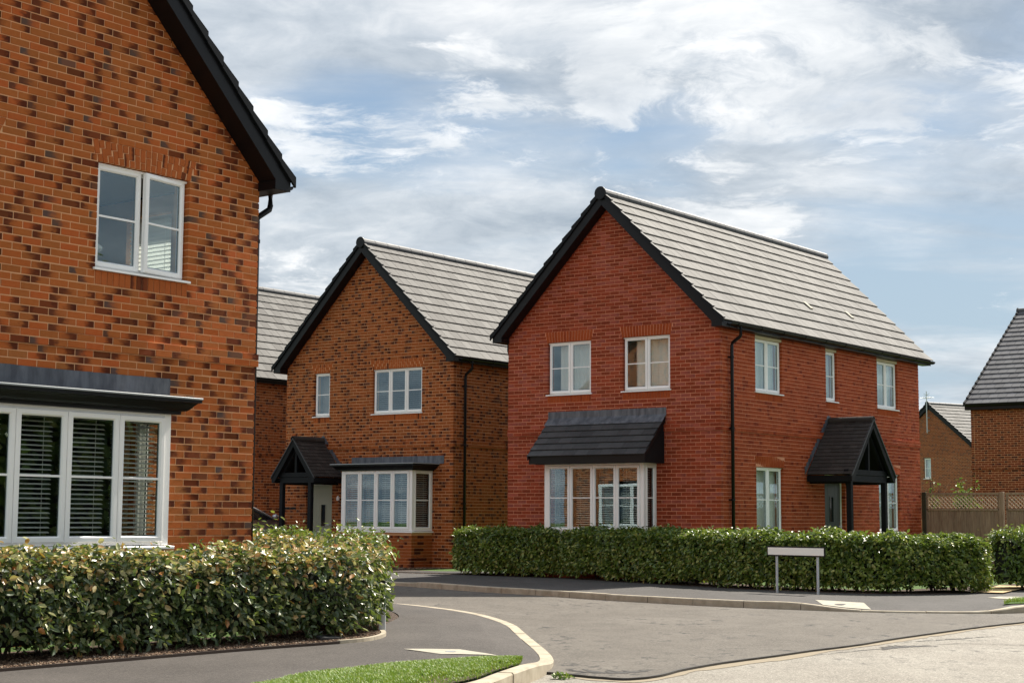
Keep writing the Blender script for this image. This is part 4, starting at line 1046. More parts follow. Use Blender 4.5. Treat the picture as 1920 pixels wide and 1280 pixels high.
# side road: raised surfacing whose ragged front edge steps down to the main road
edge = smooth_line([(.30, 14.05, 0), (.61, 13.80, 0), (.91, 13.60, 0), (1.09, 13.66, 0), (1.29, 13.90, 0), (1.53, 14.42, 0), (1.82, 14.90, 0), (2.12, 15.30, 0), (2.49, 15.78, 0), (3.04, 16.50, 0), (3.62, 17.24, 0), (4.34, 18.30, 0), (5.08, 19.30, 0), (5.88, 20.35, 0), (6.7, 21.30, 0), (7.6, 22.4, 0), (8.2, 23.3, 0)], 26)
s_ = arclen(edge); edge = resample(edge, 420)
wr = np.random.default_rng(5).normal(0, 1, 460); wr = np.convolve(wr, np.hanning(9)/4.5, 'same')[20:440]; wr2 = np.convolve(np.random.default_rng(6).normal(0, 1, 500), np.hanning(41)/20, 'same')[40:460]
wob = .022*wr+.16*wr2
edge = offset(edge, 0); edge[:, 0] += wob*.5; edge[:, 1] += wob
top = resample(offset(K2, .02), 420); near = resample(offset(K1, .01)[36:], 420)
# build it as a fan of rows from the edge up the road
k1r = resample(offset(K1, .01)[42:], 200); k2r = resample(offset(K2, .02)[:-30], 200)
def rz_(p, z): q = p.copy(); q[:, 2] = z; return q
A_ = k1r.copy(); B_ = k2r[::-1][::-1]
# left boundary follows the near kerb, right boundary the far kerb
nearL = resample(offset(K1, .01)[40:], 160)
farL = resample(offset(K2, .02), 160)
poly = [tuple(p[:2]) for p in edge]+[tuple(p[:2]) for p in offset(K2, .03)[:-20][::-1] if p[0] < 8.0]+[tuple(p[:2]) for p in offset(K1, .03)[36:][::-1]]
sr_ = flat_poly('side_road', poly, -.100, M_ROADR, thick=.15); sr_['kind'] = 'structure'
lip = rz_(edge, -.0985); lip2 = edge.copy(); lip2[:, 0] -= .015; lip2[:, 1] += .008+np.abs(wob)*.25+np.random.default_rng(3).random(420)*.02; lip2[:, 2] = -.0985
lo = edge.copy(); lo[:, 0] += .004; lo[:, 1] -= .006; lo[:, 2] = -.13
rub = edge.copy(); rub[:, 0] += .02; rub[:, 1] -= (.008+np.abs(np.convolve(np.random.default_rng(9).normal(0, 1, 460), np.hanning(15)/4, 'same')[20:440])*.05); rub[:, 2] = -.1185
hi = lip.copy(); hi[:, 0] += .004; hi[:, 1] -= .006
sheet('tar_edge', [lip2, hi, lo], M_TAR)
rb2 = rub.copy(); rb2[:, 0] += .05; rb2[:, 1] -= .02+np.abs(np.convolve(np.random.default_rng(10).normal(0, 1, 520), np.hanning(61)/12, 'same')[50:470])*.16
lo2 = lo.copy(); lo2[:, 2] = -.1184; sheet('grit_strip', [lo2, rub, rb2], M_DUST)

def crack(pts, w0, z, mat, seed, name='road_crack'):
    r_ = np.random.default_rng(seed); L_ = resample(smooth_line([(*p, 0) for p in pts], 10), 160); n_ = len(L_)
    j = np.convolve(r_.normal(0, 1, n_+20), np.hanning(7)/3, 'same')[10:-10]*.022; wv = w0*np.clip(.25+np.abs(np.convolve(r_.normal(0, 1, n_+20), np.hanning(13)/2.4, 'same')[10:-10]), .1, 1.6)*np.sin(np.linspace(.05, 3.09, n_))**.5
    a = offset(L_, 0); a[:, 1] += j; b = a.copy(); b[:, 1] += wv; b[:, 0] -= wv*.4; a[:, 2] = z; b[:, 2] = z; return sheet(name, [a, b], mat)
M_CRACK = simple('crack_dark', (.045, .040, .036), .8, .5, 30, .003)
crack([(2.9, 16.05), (3.6, 16.75), (4.3, 17.35), (4.9, 17.75), (5.6, 17.6), (6.4, 17.9)], .035, -.1196, M_CRACK, 1)
crack([(3.85, 16.85), (4.05, 17.1), (4.3, 17.28), (4.55, 17.34)], .16, -.1190, M_CRACK, 2, 'pothole')
crack([(4.3, 17.9), (5.0, 18.4), (5.6, 18.9)], .05, -.1196, M_CRACK, 3)
crack([(.50, 14.15), (.72, 14.0), (.95, 13.95), (1.2, 14.15)], .22, -.0974, M_CRACK, 4, 'tar_patch')

# bed edge round the left hedge, near pavement
B1 = smooth_line([(-14.5, -1.0, 0), (-7.2, 8.6, 0), (-3.99, 12.78, 0), (-3.22, 13.79, 0), (-2.33, 14.95, 0), (-1.71, 15.66, 0), (-1.40, 16.12, 0), (-1.28, 16.75, 0), (-1.36, 17.5, 0), (-1.42, 18.6, 0), (-1.38, 20.2, 0), (-1.75, 21.6, 0), (-3.0, 23.1, 0), (-6, 25.6, 0), (-17, 34, 0)], 6)
kin = resample(offset(K1, KW), 160)
bo = resample(B1, 160)
# pair the rails by matching nearest positions so that the strip does not shear
def pair(rail, other):
    out = []; j = 0
    s = arclen(other); dense = resample(other, 1200); last = 0
    for p in rail:
        d = np.linalg.norm(dense[:, :2]-p[:2], axis=1); lo_ = last; k = lo_+int(np.argmin(d[lo_:])) if lo_ < 1199 else 1199; last = k; out.append(dense[k])
    return np.array(out)
bo = pair(kin, B1)
def lift(a, b, f, z): r = a+(b-a)*f; r = r.copy(); r[:, 2] = z; return r
kz = kin.copy(); kz[:, 2] -= .004
mid = lift(kin, bo, .25, 0.); mid[:, 2] = kin[:, 2]*.35-.002
end_ = bo.copy(); end_[:, 2] = -.004
sheet('near_pavement', [kz, mid, lift(kin, bo, .6, -.003), end_], M_PAVE)
# far pavement
B2 = smooth_line([(-18, 51, 0), (-9, 42.5, 0), (-5.2, 39.0, 0), (-2.6, 35.6, 0), (-1.2, 34.75, 0), (-.08, 33.9, 0), (.9, 33.1, 0), (1.55, 32.2, 0), (2.44, 30.75, 0), (3.3, 29.5, 0), (4.09, 28.35, 0), (4.9, 27.6, 0), (5.65, 27.0, 0), (6.46, 26.75, 0), (7.23, 26.95, 0), (8.1, 27.8, 0), (9.2, 28.9, 0), (12, 32.2, 0), (34, 61, 0)], 6)
kin2 = resample(offset(K2, KW), 160); bo2 = pair(kin2, B2)
kz2 = kin2.copy(); kz2[:, 2] -= .004
m2 = lift(kin2, bo2, .2, 0.); m2[:, 2] = kin2[:, 2]*.3-.002
e2 = bo2.copy(); e2[:, 2] = -.004
sheet('far_pavement', [kz2, m2, lift(kin2, bo2, .6, -.003), e2], M_PAVEF)
# gardens
def garden(name, rail, far, depth_bed, z=.0):
    r = rail.copy(); r[:, 2] = -.02; b = offset(rail, depth_bed); b[:, 2] = .012
    sheet(name+'_bed', [r, rz_(offset(rail, .04), .006), b], M_SOIL)
    f = resample(np.array(far, float), len(rail)); f = np.concatenate([f, np.zeros((len(rail), 1))], 1) if f.shape[1] == 2 else f; f[:, 2] = -.01
    b2 = offset(rail, depth_bed-.03); b2[:, 2] = .0
    sheet(name+'_lawn', [b2, f], M_LAWN)
rail1 = resample(B1, 200); garden('left_garden', rail1, [(-34, 10), (-30, 18), (-26, 26), (-22, 34)], 1.35)
rail2 = resample(B2, 200); garden('right_garden', rail2, [(-30, 62), (-10, 90), (20, 110), (60, 80)], 1.15)
# gravel strip, turf and path by the middle house
gs = [P_of(O2, u, w) for u, w in ((-.05, -.02), (-.05, -1.0), (1.3, -1.75), (2.9, -1.75), (2.9, -.76), (.6, -.76), (.6, -.02))]
o = flat_poly('gravel_strip', [(p.x, p.y) for p in gs], .018, M_CHIP); o['kind'] = 'structure'
dv = [P_of(O2, u, w) for u, w in ((5.5, -4.0), (5.65, 9), (8.2, 9), (8.25, -4.0))]
o = flat_poly('driveway', [(p.x, p.y) for p in dv], .09, M_PAVEF); o['kind'] = 'structure'
ap = [(-1.0, 34.9), (-2.8, 35.9), (-4.9, 38.0), (-2.6, 38.3), (-1.9, 37.0), (-1.05, 36.3), (.4, 35.9), (.35, 34.9)]
ap = [(-2.7, 35.75), (-1.1, 34.8), (-.05, 34.0), (.55, 34.9), (-.75, 36.25), (-2.25, 35.98)]
o = flat_poly('path', ap, .016, M_PAVEF); o['kind'] = 'structure'
# edging of the left bed: timber line and a run of pale concrete round the end
ed = empty('bed_edging', kind='structure')
L = B1; s = arclen(L)
i0 = 0
def strip(L, a, b, wd, z0, z1, mat, name, parent, side=1):
    s = arclen(L); n = max(2, int((b-a)/.1)+1); q = np.linspace(a, b, n); P = np.stack([np.interp(q, s, L[:, i]) for i in range(2)], 1); P3 = np.concatenate([P, np.zeros((n, 1))], 1)
    o_ = offset(P3, side*wd); V = []
    for k in range(n): V += [(P[k, 0], P[k, 1], z0), (P[k, 0], P[k, 1], z1), (o_[k, 0], o_[k, 1], z1), (o_[k, 0], o_[k, 1], z0)]
    Fs = [(0, 1, 2, 3), tuple(4*(n-1)+j for j in (3, 2, 1, 0))]
    for k in range(n-1):
        for j in range(4): Fs.append((k*4+j, k*4+(j+1) % 4, (k+1)*4+(j+1) % 4, (k+1)*4+j))
    return MB().add(V, Fs).build(name, mat, parent, rv=random.random())
def s_near(L, x, y):
    d = np.hypot(L[:, 0]-x, L[:, 1]-y); return arclen(L)[int(np.argmin(d))]
sa, sb_ = s_near(B1, -1.62, 15.78), s_near(B1, -1.42, 18.6)
strip(B1, 0, sa-.01, .022, -.05, .022, M_TWIG, 'timber_edging', ed)
q = sa
while q < sb_: strip(B1, q, min(q+.6, sb_)-.008, .05, -.08, .03, M_KERB, 'edging_stone', ed); q += .6

# grass verge between pavement and near kerb
vg_out = offset(K1, KW+.01); 
vo = [p for p in vg_out if p[1] < 13.75]
back = smooth_line([(.10, 13.86, 0), (.02, 13.95, 0), (-.13, 14.04, 0), (-.35, 13.95, 0), (-.52, 13.80, 0), (-.93, 13.48, 0), (-1.2, 13.10, 0), (-1.61, 12.49, 0), (-1.90, 11.6, 0), (-3.3, 9.6, 0), (-6.5, 5.6, 0), (-11.2, 0., 0)], 6)
va = resample(np.array(vo)[::-1], 90); vb = resample(back, 90)
va[:, 2] = .012; vb[:, 2] = .004; vm = (va+vb)/2; vm[:, 2] = .03
sheet('verge', [va, vm, vb], M_LAWN)
s3 = sheet('verge_soil', [rz_(va, .017), lift(va, vb, .30, .0300)], M_SOIL)
# second grass patch at the far right kerb
rg = smooth_line([(7.45, 23.75, 0), (8.1, 24.2, 0), (9.3, 25.5, 0), (12, 29, 0)], 6); rg2 = smooth_line([(7.15, 23.65, 0), (7.6, 24.6, 0), (8.5, 25.9, 0), (11, 29.6, 0)], 6)
ra = resample(offset(rg, 0), 30); rbk = resample(rg2, 30); ra[:, 2] = .012; rbk[:, 2] = .006
sheet('far_verge', [ra, rbk], M_LAWN)
def grass(name, A, B, n, h, seed, fade=None):
    rg_ = np.random.default_rng(seed); i = rg_.random(n)*(len(A)-1); f = rg_.random(n); k = i.astype(int); t = (i-k)[:, None]
    a = A[k]*(1-t)+A[k+1]*t; b = B[k]*(1-t)+B[k+1]*t; edge_ = .16+.10*np.sin(i*.9)+.08*np.sin(i*2.3+1); keep = (f > edge_) | (rg_.random(n) < .18)
    p = a+(b-a)*f[:, None]; p[:, 2] = .006+.026*np.sin(np.pi*f); p = p[keep]; n = len(p)
    az = rg_.random(n)*2*np.pi; hh = h*(.5+.8*rg_.random(n)); lean = .25+.55*rg_.random(n); w_ = .0022+.002*rg_.random(n)
    d = np.stack([np.cos(az), np.sin(az), np.zeros(n)], 1); q = np.stack([-np.sin(az), np.cos(az), np.zeros(n)], 1)
    v0 = p-q*w_[:, None]; v1 = p+q*w_[:, None]; m_ = p+d*(lean*hh*.35)[:, None]; m_[:, 2] += hh*.6
    v2 = m_+q*(w_*.8)[:, None]; v3 = m_-q*(w_*.8)[:, None]; tp = p+d*(lean*hh)[:, None]; tp[:, 2] += hh*.95
    v4 = tp+q*.0006; v5 = tp-q*.0006
    V = np.stack([v0, v1, v2, v3, v4, v5], 1).reshape(-1, 3); o6 = 6*np.arange(n)[:, None, None]
    Fc = (np.array([[0, 1, 2, 3], [3, 2, 4, 5]])[None]+o6).reshape(-1, 4)
    o = bpy.data.objects.new(name, mesh_np(name, V, Fc, M_GRASS, rv=np.repeat(rg_.random(n), 2))); link(o); return tag(o, 'short bright green grass on the verge' if 'far' not in name else 'grass tuft at the right hand kerb', 'grass', kind='stuff')
near_sel = [i for i in range(90) if va[i][1] > 9.5]
grass('grass', va[:max(near_sel)], vb[:max(near_sel)], 100000, .028, 5)
grass('grass_far', ra, rbk, 5000, .06, 6)

# pale utility covers set in the pavements
def cover(pts, surf, label):
    from mathutils.bvhtree import BVHTree
    me = bpy.data.objects[surf].data; bv = BVHTree.FromPolygons([v.co for v in me.vertices], [tuple(p.vertices) for p in me.polygons])
    def zat(x, y):
        h = bv.ray_cast(Vector((x, y, 2)), Vector((0, 0, -1))); return h[0].z if h[0] else 0.
    r = empty('utility_cover', label, 'utility cover', 'pale concrete utility covers', loc=(pts[0][0], pts[0][1], 0))
    N_ = 6; V = []; P0 = [Vector((*p, 0)) for p in pts]
    for i in range(N_+1):
        for j in range(N_+1):
            q = P0[0].lerp(P0[1], i/N_).lerp(P0[3].lerp(P0[2], i/N_), j/N_); V.append((q.x-pts[0][0], q.y-pts[0][1], zat(q.x, q.y)+.007))
    m_ = MB(); m_.add(V, [(i*(N_+1)+j, (i+1)*(N_+1)+j, (i+1)*(N_+1)+j+1, i*(N_+1)+j+1) for i in range(N_) for j in range(N_)]).build('slab', M_SLAB, r)
    cx, cy = sum(p[0] for p in pts)/4, sum(p[1] for p in pts)/4
    MB().tube([(cx-pts[0][0], cy-pts[0][1], zat(cx, cy)), (cx-pts[0][0], cy-pts[0][1], zat(cx, cy)+.010)], .05, 12).build('lid', M_TRIMG, r)
    return r
cover([(-.99, 15.12), (-.47, 15.25), (-.1, 14.74), (-.62, 14.65)], 'near_pavement', 'pale square cover lying flat in the near pavement beside the grass verge')
cover([(4.60, 24.62), (5.24, 24.20), (5.17, 23.36), (4.55, 23.72)], 'far_pavement', 'pale square cover in the far pavement in front of the blank sign')
cover([(7.48, 25.55), (7.80, 25.99), (8.21, 26.0), (7.72, 25.15)], 'far_pavement', 'pale square cover in the far pavement near the gap between the hedges')
yp = flat_poly('garden_path', [(7.80, 27.2), (8.15, 26.95), (9.5, 29.6), (9.0, 30.0)], .022, simple('sandstone_paving', (.50, .36, .18), .85, .15, 6)); yp['kind'] = 'structure'

# chippings in the left bed
def chips(name, n, seed, fn, size=.014):
    rg_ = np.random.default_rng(seed); P = np.array([fn(rg_) for _ in range(n)]); sz = size*(.5+rg_.random((n, 3)))
    A = rg_.random((n, 3))*2*np.pi; V = []
    ca, sa = np.cos(A[:, 0]), np.sin(A[:, 0]); U = UV[None]*sz[:, None, :]*np.array([1.3, 1, .6])
    X = U[..., 0]*ca[:, None]-U[..., 1]*sa[:, None]; Y = U[..., 0]*sa[:, None]+U[..., 1]*ca[:, None]; Z = U[..., 2]+X*np.sin(A[:, 1])[:, None]*.5
    V = np.stack([X, Y, Z], -1)+P[:, None, :]
    Fc = (UF[None]+8*np.arange(n)[:, None, None]).reshape(-1, 4)
    o = bpy.data.objects.new(name, mesh_np(name, V.reshape(-1, 3), Fc, M_CHIP, rv=np.repeat(rg_.random(n), 6))); link(o); return tag(o, 'brown bark and gravel chippings in the bed under the left hedge', 'chippings', kind='stuff')
sB = arclen(B1); s0_, s1_ = s_near(B1, -4.6, 12.0), s_near(B1, -1.42, 18.6)
def bedpt(r):
    q = s0_+(s1_-s0_)*r.random(); d = .05+r.random()**1.3*.95; i = np.searchsorted(sB, q)-1; i = min(max(i, 1), len(B1)-2)
    p = np.array([np.interp(q, sB, B1[:, 0]), np.interp(q, sB, B1[:, 1])]); t = B1[i+1, :2]-B1[i-1, :2]; t /= np.linalg.norm(t)
    return (p[0]-t[1]*d, p[1]+t[0]*d, .016+r.random()*.006)
chips('chippings', 9000, 11, bedpt)
def hpt(r):
    p = P_of(O2, -.0+2.8*r.random(), -.3-1.1*r.random()); return (p.x, p.y, .024)
tag(chips('wall_chippings', 1500, 12, hpt, .02), 'brown gravel chippings along the foot of the middle house', 'chippings')
sl = empty('broken_slate', 'dark broken piece of slate lying at the rounded end of the left bed', 'slate', loc=(-1.78, 15.98, .03), rz=.9)
m = MB(); m.prism([(-.16, -.05), (-.03, -.08), (.14, -.06), (.17, .03), (.03, .07), (-.12, .05)], 0, .02, 2); m.build('piece', M_TILED, sl); sl.children[0].rotation_euler = (.12, .05, 0)

# ------------------------------------------------------------------ street sign and posts
pa, pb = Vector((4.43, 27.05, 0)), Vector((5.0, 26.47, 0)); dv_ = (pb-pa).normalized(); nv = Vector((dv_.y, -dv_.x, 0)); mid_ = (pa+pb)/2
sg = empty('street_name_sign', 'low blank cream street sign with black border on two posts before the far hedge', 'sign', loc=mid_, rz=math.atan2(dv_.y, dv_.x))
hs = (pb-pa).length/2
for x in (-hs, hs): MB().tube([(x, 0, -.02), (x, 0, .66)], .021, 12).build('post', M_GALV, sg, smooth=False)
MB().box((-.58, -.040, .60), (.58, -.028, .765)).build('plate', M_BLK, sg, bevel=.003); MB().box((-.556, -.0425, .622), (.556, -.0405, .743)).build('plate_face', M_SIGNW, sg)
for z in (.64, .73): MB().box((-hs-.05, -.027, z-.01), (hs+.05, -.02, z+.01)).build('bracket_rail', M_GALV, sg)
mk = empty('marker_post', 'short grey marker post beside the rounded end of the left hedge', 'post', loc=(-1.36, 17.30, 0))
MB().box((-.035, -.035, -.02), (.035, .035, .52)).build('shaft', M_GALV, mk, bevel=.006); MB().box((-.04, -.04, .52), (.04, .04, .54)).build('cap', M_BLK, mk)

# ------------------------------------------------------------------ fence behind the red house
fs = P_of(O3, -.06, 9.64)
fence = empty('timber_fence', 'brown timber fence with lattice top running right from the red house', 'fence', loc=fs, rz=-PSI)
x = 0.; TOP = 1.85
def post_(x, mat=M_WOOD, w_=.05): MB().box((x-w_, -.05, -.1), (x+w_, .05, TOP+.02)).build('post', mat, fence, bevel=.004, rv=random.random())
post_(0., M_WOODD)
for pn in range(5):
    x0, x1 = x+.055, x+1.86; x = x1+.05
    MB().box((x0, -.035, TOP-.055), (x1, .03, TOP)).build('top_rail', M_WOOD, fence, bevel=.003, rv=random.random())
    MB().box((x0, -.03, TOP-.42), (x1, .025, TOP-.365)).build('rail', M_WOOD, fence, bevel=.003, rv=random.random())
    for q in (x0, x1-.045): MB().box((q, -.03, .05), (q+.045, .025, TOP-.056)).build('stile', M_WOOD, fence, rv=random.random())
    bx = x0+.046
    while bx < x1-.05:
        wd = min(.118+random.uniform(-.012, .012), x1-.046-bx); MB().box((bx+.002, -.012+random.uniform(-.004, .004), .05), (bx+wd-.002, .010, TOP-.421)).build('board', M_WOOD, fence, rv=random.random()); bx += wd
    MB().box((x0, -.02, .0), (x1, .02, .048)).build('gravel_board', M_WOOD, fence)
    zb, zt = TOP-.364, TOP-.056
    for sgn in (1, -1):
        q = x0+.045-(zt-zb)
        while q < x1-.045:
            a, b = q, q+(zt-zb); za, zc = (zb, zt) if sgn > 0 else (zt, zb)
            a2, b2 = max(a, x0+.046), min(b, x1-.046)
            if b2-a2 > .02:
                z_a = za+(zc-za)*(a2-a)/(b-a); z_b = za+(zc-za)*(b2-a)/(b-a); d = .002 if sgn > 0 else -.016; hw = .013
                m = MB(); m.prism([(a2, z_a-hw), (b2, z_b-hw), (b2, z_b+hw), (a2, z_a+hw)], d-.006, d+.006, 1); m.build('lattice_slat', M_LAT, fence)
            q += .098
    post_(x-.0, M_WOOD)
    x += .05

# ------------------------------------------------------------------ hedges, shrubs
LEAF_V = np.array([(0, 0, 0), (-.40, .22, .07), (-.46, .58, .09), (0, 1, .0), (.46, .58, .09), (.40, .22, .07), (0, .45, -.04)], float); LEAF_F = np.array([(0, 6, 1), (1, 6, 2), (2, 6, 3), (3, 6, 4), (4, 6, 5), (5, 6, 0)])
def leaf_mesh(mat):
    k = ('leaf', mat.name)
    if k not in UNIT: UNIT[k] = mesh_np('leaf', LEAF_V, LEAF_F, mat)
    return UNIT[k]
def leaves_obj(name, P, N, mat, parent, rg_, L0=.055, wr=.54, tone=None, droop=.25, singles=0, stuff=True):
    n = len(P); N = N/np.linalg.norm(N, axis=1)[:, None]
    # leaf plane normal leans out and up; tip runs sideways with some droop
    nn = N*.7+np.array([0, 0, .5])+rg_.normal(0, .58, (n, 3)); nn /= np.linalg.norm(nn, axis=1)[:, None]
    t = rg_.normal(0, 1, (n, 3))+N*.7-np.array([0, 0, droop*2]); t -= (t*nn).sum(1)[:, None]*nn; t /= np.linalg.norm(t, axis=1)[:, None]
    b = np.cross(t, nn); L = L0*(.6+.7*rg_.random(n)); Wd = L*wr*(.85+.3*rg_.random(n))
    tone = rg_.random(n) if tone is None else tone
    M = np.zeros((n, 4, 4)); M[:, :3, 0] = b*Wd[:, None]; M[:, :3, 1] = t*L[:, None]; M[:, :3, 2] = nn*L[:, None]; M[:, :3, 3] = P; M[:, 3, 3] = 1
    idx = np.arange(n); sing = np.array([], int)
    if singles:
        sc = []
        for i in range(n):
            q = to_px(P[i]); v = Vector((0, 0, EYE))-Vector(P[i]); v.normalize()
            sc.append(L[i]/q[2]*(abs(v.dot(Vector(nn[i])))+.2)*(1 if v.dot(Vector(N[i])) > .2 else 0) if q and 0 < q[0] < 1920 and q[1] < 1280 else 0)
        sing = np.argsort(-np.array(sc))[:singles]; me = leaf_mesh(mat)
        for i in sing:
            o = bpy.data.objects.new('leaf', me); link(o, parent); o.matrix_local = Matrix(M[i].tolist())
        idx = np.setdiff1d(idx, sing)
    V = np.einsum('nij,kj->nki', M[idx][:, :3, :3], LEAF_V)+M[idx][:, None, :3, 3]
    Fc = (LEAF_F[None]+len(LEAF_V)*np.arange(len(idx))[:, None, None]).reshape(-1, 3)
    o = bpy.data.objects.new(name, mesh_np(name, V.reshape(-1, 3), Fc, mat, rv=np.repeat(tone[idx], len(LEAF_F)))); link(o, parent); o['kind'] = 'stuff'; return o
def hedge(name, label, path, width, height, mat, n, seed, L0=.06, tone_fn=None, singles=0, lump=.06, bottom=.2, stems=True, cat='hedge', hfun=None, sprig=.02, gap=None, group=None, core=True, droop=.3):
    rg_ = np.random.default_rng(seed); root = empty(name, label, cat, group)
    L = smooth_line([(*p, 0) for p in path], 8); s = arclen(L); tot = s[-1]; r = width/2
    T = np.gradient(L[:, :2], axis=0); T /= np.linalg.norm(T, axis=1)[:, None]
    q = rg_.random(n)*(tot+2*r)-r; over = np.where(q < 0, -q, np.where(q > tot, q-tot, 0)); qc = np.clip(q, 0, tot)
    c = np.stack([np.interp(qc, s, L[:, i]) for i in range(2)], 1); tt = np.stack([np.interp(qc, s, T[:, i]) for i in range(2)], 1); tt /= np.linalg.norm(tt, axis=1)[:, None]
    nr = np.stack([-tt[:, 1], tt[:, 0]], 1); wl = np.sqrt(np.clip(1-(over/r)**2, .0, 1)); sgn = np.where(q < 0, -1, 1)
    H = np.array([hfun(v/tot) for v in qc]) if hfun else np.full(n, height)
    # point on the rounded-rectangle outline: angle picks side, top, side
    per = rg_.random(n)*(2*.85*height+width)
    sidep = per < .85*height*2; left = per < .85*height
    u = np.where(sidep, np.where(left, 1, -1)*1.0, (per-1.7*height)/width*2-1)
    v = np.where(sidep, (per % (.85*height))/(.85*height), 1.)
    cr_ = .22
    z = np.where(sidep, bottom+(1-bottom)*v*.92, 1.)
    # soften the corner
    u = np.where(sidep, u*(1-.10*np.clip((v-.7)/.3, 0, 1)-.14*np.clip((.3-v)/.3, 0, 1)), u); z = np.where(~sidep, 1-.09*np.abs(u)**3, z)
    lum = lump*(np.sin(q*5.1+seed)+.7*np.sin(q*11.3+z*6+seed*2)+.6*np.sin(z*9+q*3.1))/1.6+.5*lump*np.sin(q*23+z*17)
    dep = np.abs(rg_.normal(0, .055, n))-sprig*rg_.exponential(1., n)*.8
    nx = np.where(sidep, np.sign(u), u*.3); nz = np.where(sidep, .15+.4*np.clip((v-.75)/.25, 0, 1), 1.)
    wid = r*wl
    X = c+nr*(u*wid)[:, None]+tt*(sgn*over*.9)[:, None]
    N = np.concatenate([nr*nx[:, None]*np.maximum(wl, .15)[:, None]+tt*(sgn*over/r)[:, None], nz[:, None]], 1); N /= np.linalg.norm(N, axis=1)[:, None]
    Z = z*H*(1-.10*(over/r)**2)
    P = np.concatenate([X, Z[:, None]], 1)+N*(lum-dep)[:, None]
    lowcut = .02+.11*(.5+.5*np.sin(q*4.3+seed))*(.5+.5*np.sin(q*1.7+2))+.10*rg_.random(n)
    keep = P[:, 2] > lowcut
    P, N, hz = P[keep], N[keep], (Z/H)[keep]
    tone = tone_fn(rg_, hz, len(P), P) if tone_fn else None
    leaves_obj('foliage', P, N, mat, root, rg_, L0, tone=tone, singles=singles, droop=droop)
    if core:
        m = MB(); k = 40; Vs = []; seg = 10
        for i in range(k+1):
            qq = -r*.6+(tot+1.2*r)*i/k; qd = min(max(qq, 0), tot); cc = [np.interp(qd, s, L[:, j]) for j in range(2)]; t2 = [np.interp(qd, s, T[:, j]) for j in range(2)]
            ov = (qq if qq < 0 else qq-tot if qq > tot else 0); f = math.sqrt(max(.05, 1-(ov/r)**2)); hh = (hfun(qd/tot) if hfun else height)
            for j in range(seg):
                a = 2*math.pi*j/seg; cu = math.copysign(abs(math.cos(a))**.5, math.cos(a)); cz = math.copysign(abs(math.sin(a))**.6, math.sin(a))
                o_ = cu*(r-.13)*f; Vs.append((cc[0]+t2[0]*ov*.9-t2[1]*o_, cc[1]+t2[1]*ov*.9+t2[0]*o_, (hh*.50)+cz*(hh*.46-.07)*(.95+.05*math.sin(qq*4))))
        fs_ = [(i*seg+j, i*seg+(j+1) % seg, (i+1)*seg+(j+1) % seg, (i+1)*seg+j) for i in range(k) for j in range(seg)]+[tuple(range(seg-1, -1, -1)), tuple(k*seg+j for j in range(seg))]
        m.add(Vs, fs_).build('shade_core', M_INNER, root)  # solid dark hull standing in for the shade between the leaves
    if stems:
        q = .15
        while q < tot:
            cc = [np.interp(q, s, L[:, j]) for j in range(2)]; 
            for b in range(3):
                a = random.random()*6.28; m = MB(); x_, y_ = cc[0]+random.uniform(-.05, .05), cc[1]+random.uniform(-.05, .05)
                m.tube([(x_, y_, -.02), (x_+.05*math.cos(a), y_+.05*math.sin(a), .15), (x_+.16*math.cos(a), y_+.16*math.sin(a), .38)], [.018, .014, .008], 5); m.build('stem', M_TWIG, root)
            q += .40+random.uniform(-.13, .13)
    return root
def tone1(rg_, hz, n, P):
    young = np.clip((hz-.55)/.42, 0, 1)**1.1  # paler young growth near the top, also painting its sunlit highlights
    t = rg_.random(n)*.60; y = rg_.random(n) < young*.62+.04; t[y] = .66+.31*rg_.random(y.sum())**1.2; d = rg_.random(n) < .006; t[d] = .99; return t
def tone2(rg_, hz, n, P):
    young = np.clip((hz-.5)/.5, 0, 1); t = rg_.random(n)*.7; y = rg_.random(n) < young*.45; t[y] = .7+.3*rg_.random(y.sum()); return t
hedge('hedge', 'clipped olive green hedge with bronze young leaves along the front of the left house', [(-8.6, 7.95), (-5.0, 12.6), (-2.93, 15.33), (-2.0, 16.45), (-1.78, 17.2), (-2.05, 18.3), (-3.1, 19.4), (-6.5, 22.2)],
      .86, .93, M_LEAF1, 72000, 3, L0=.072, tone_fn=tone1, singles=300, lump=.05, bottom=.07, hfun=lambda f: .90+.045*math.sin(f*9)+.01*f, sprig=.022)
hedge('shrub_row', 'loose green shrubs growing behind the far arm of the left hedge', [(-1.95, 20.3), (-2.6, 20.95), (-3.9, 21.8), (-5.2, 22.8)], .75, 1.1, M_LEAF2, 9000, 9, L0=.07, tone_fn=tone2, lump=.09, cat='shrub', sprig=.05, hfun=lambda f: .96+.04*math.sin(f*21), core=True)
def shf(pts, d): return [tuple(p[:2]) for p in offset(np.array([(*q, 0) for q in pts], float), d)]
h2p = [(-.75, 34.75), (.15, 34.0), (1.15, 33.25), (1.95, 32.1), (2.75, 30.9), (3.6, 29.65), (4.4, 28.6), (5.2, 27.9), (5.95, 27.35), (6.6, 27.2), (7.2, 27.35), (7.72, 27.75)]
hedge('hedge', 'long green hedge along the far pavement in front of the red house, behind the sign', h2p, .88, .93, M_LEAF2, 85000, 4, L0=.074, tone_fn=tone2, lump=.05, bottom=.05, sprig=.022, hfun=lambda f: .95 if f < .8 else .95-.09*max(0, (f-.8)/.2)**2)
hedge('hedge', 'short green hedge at the right edge beyond the garden path', [(8.92, 28.75), (9.8, 29.2), (11.4, 30.9), (13.5, 33.4)], .9, 1.02, M_LEAF2, 22000, 5, L0=.082, tone_fn=tone2, lump=.07, bottom=.12, sprig=.03)
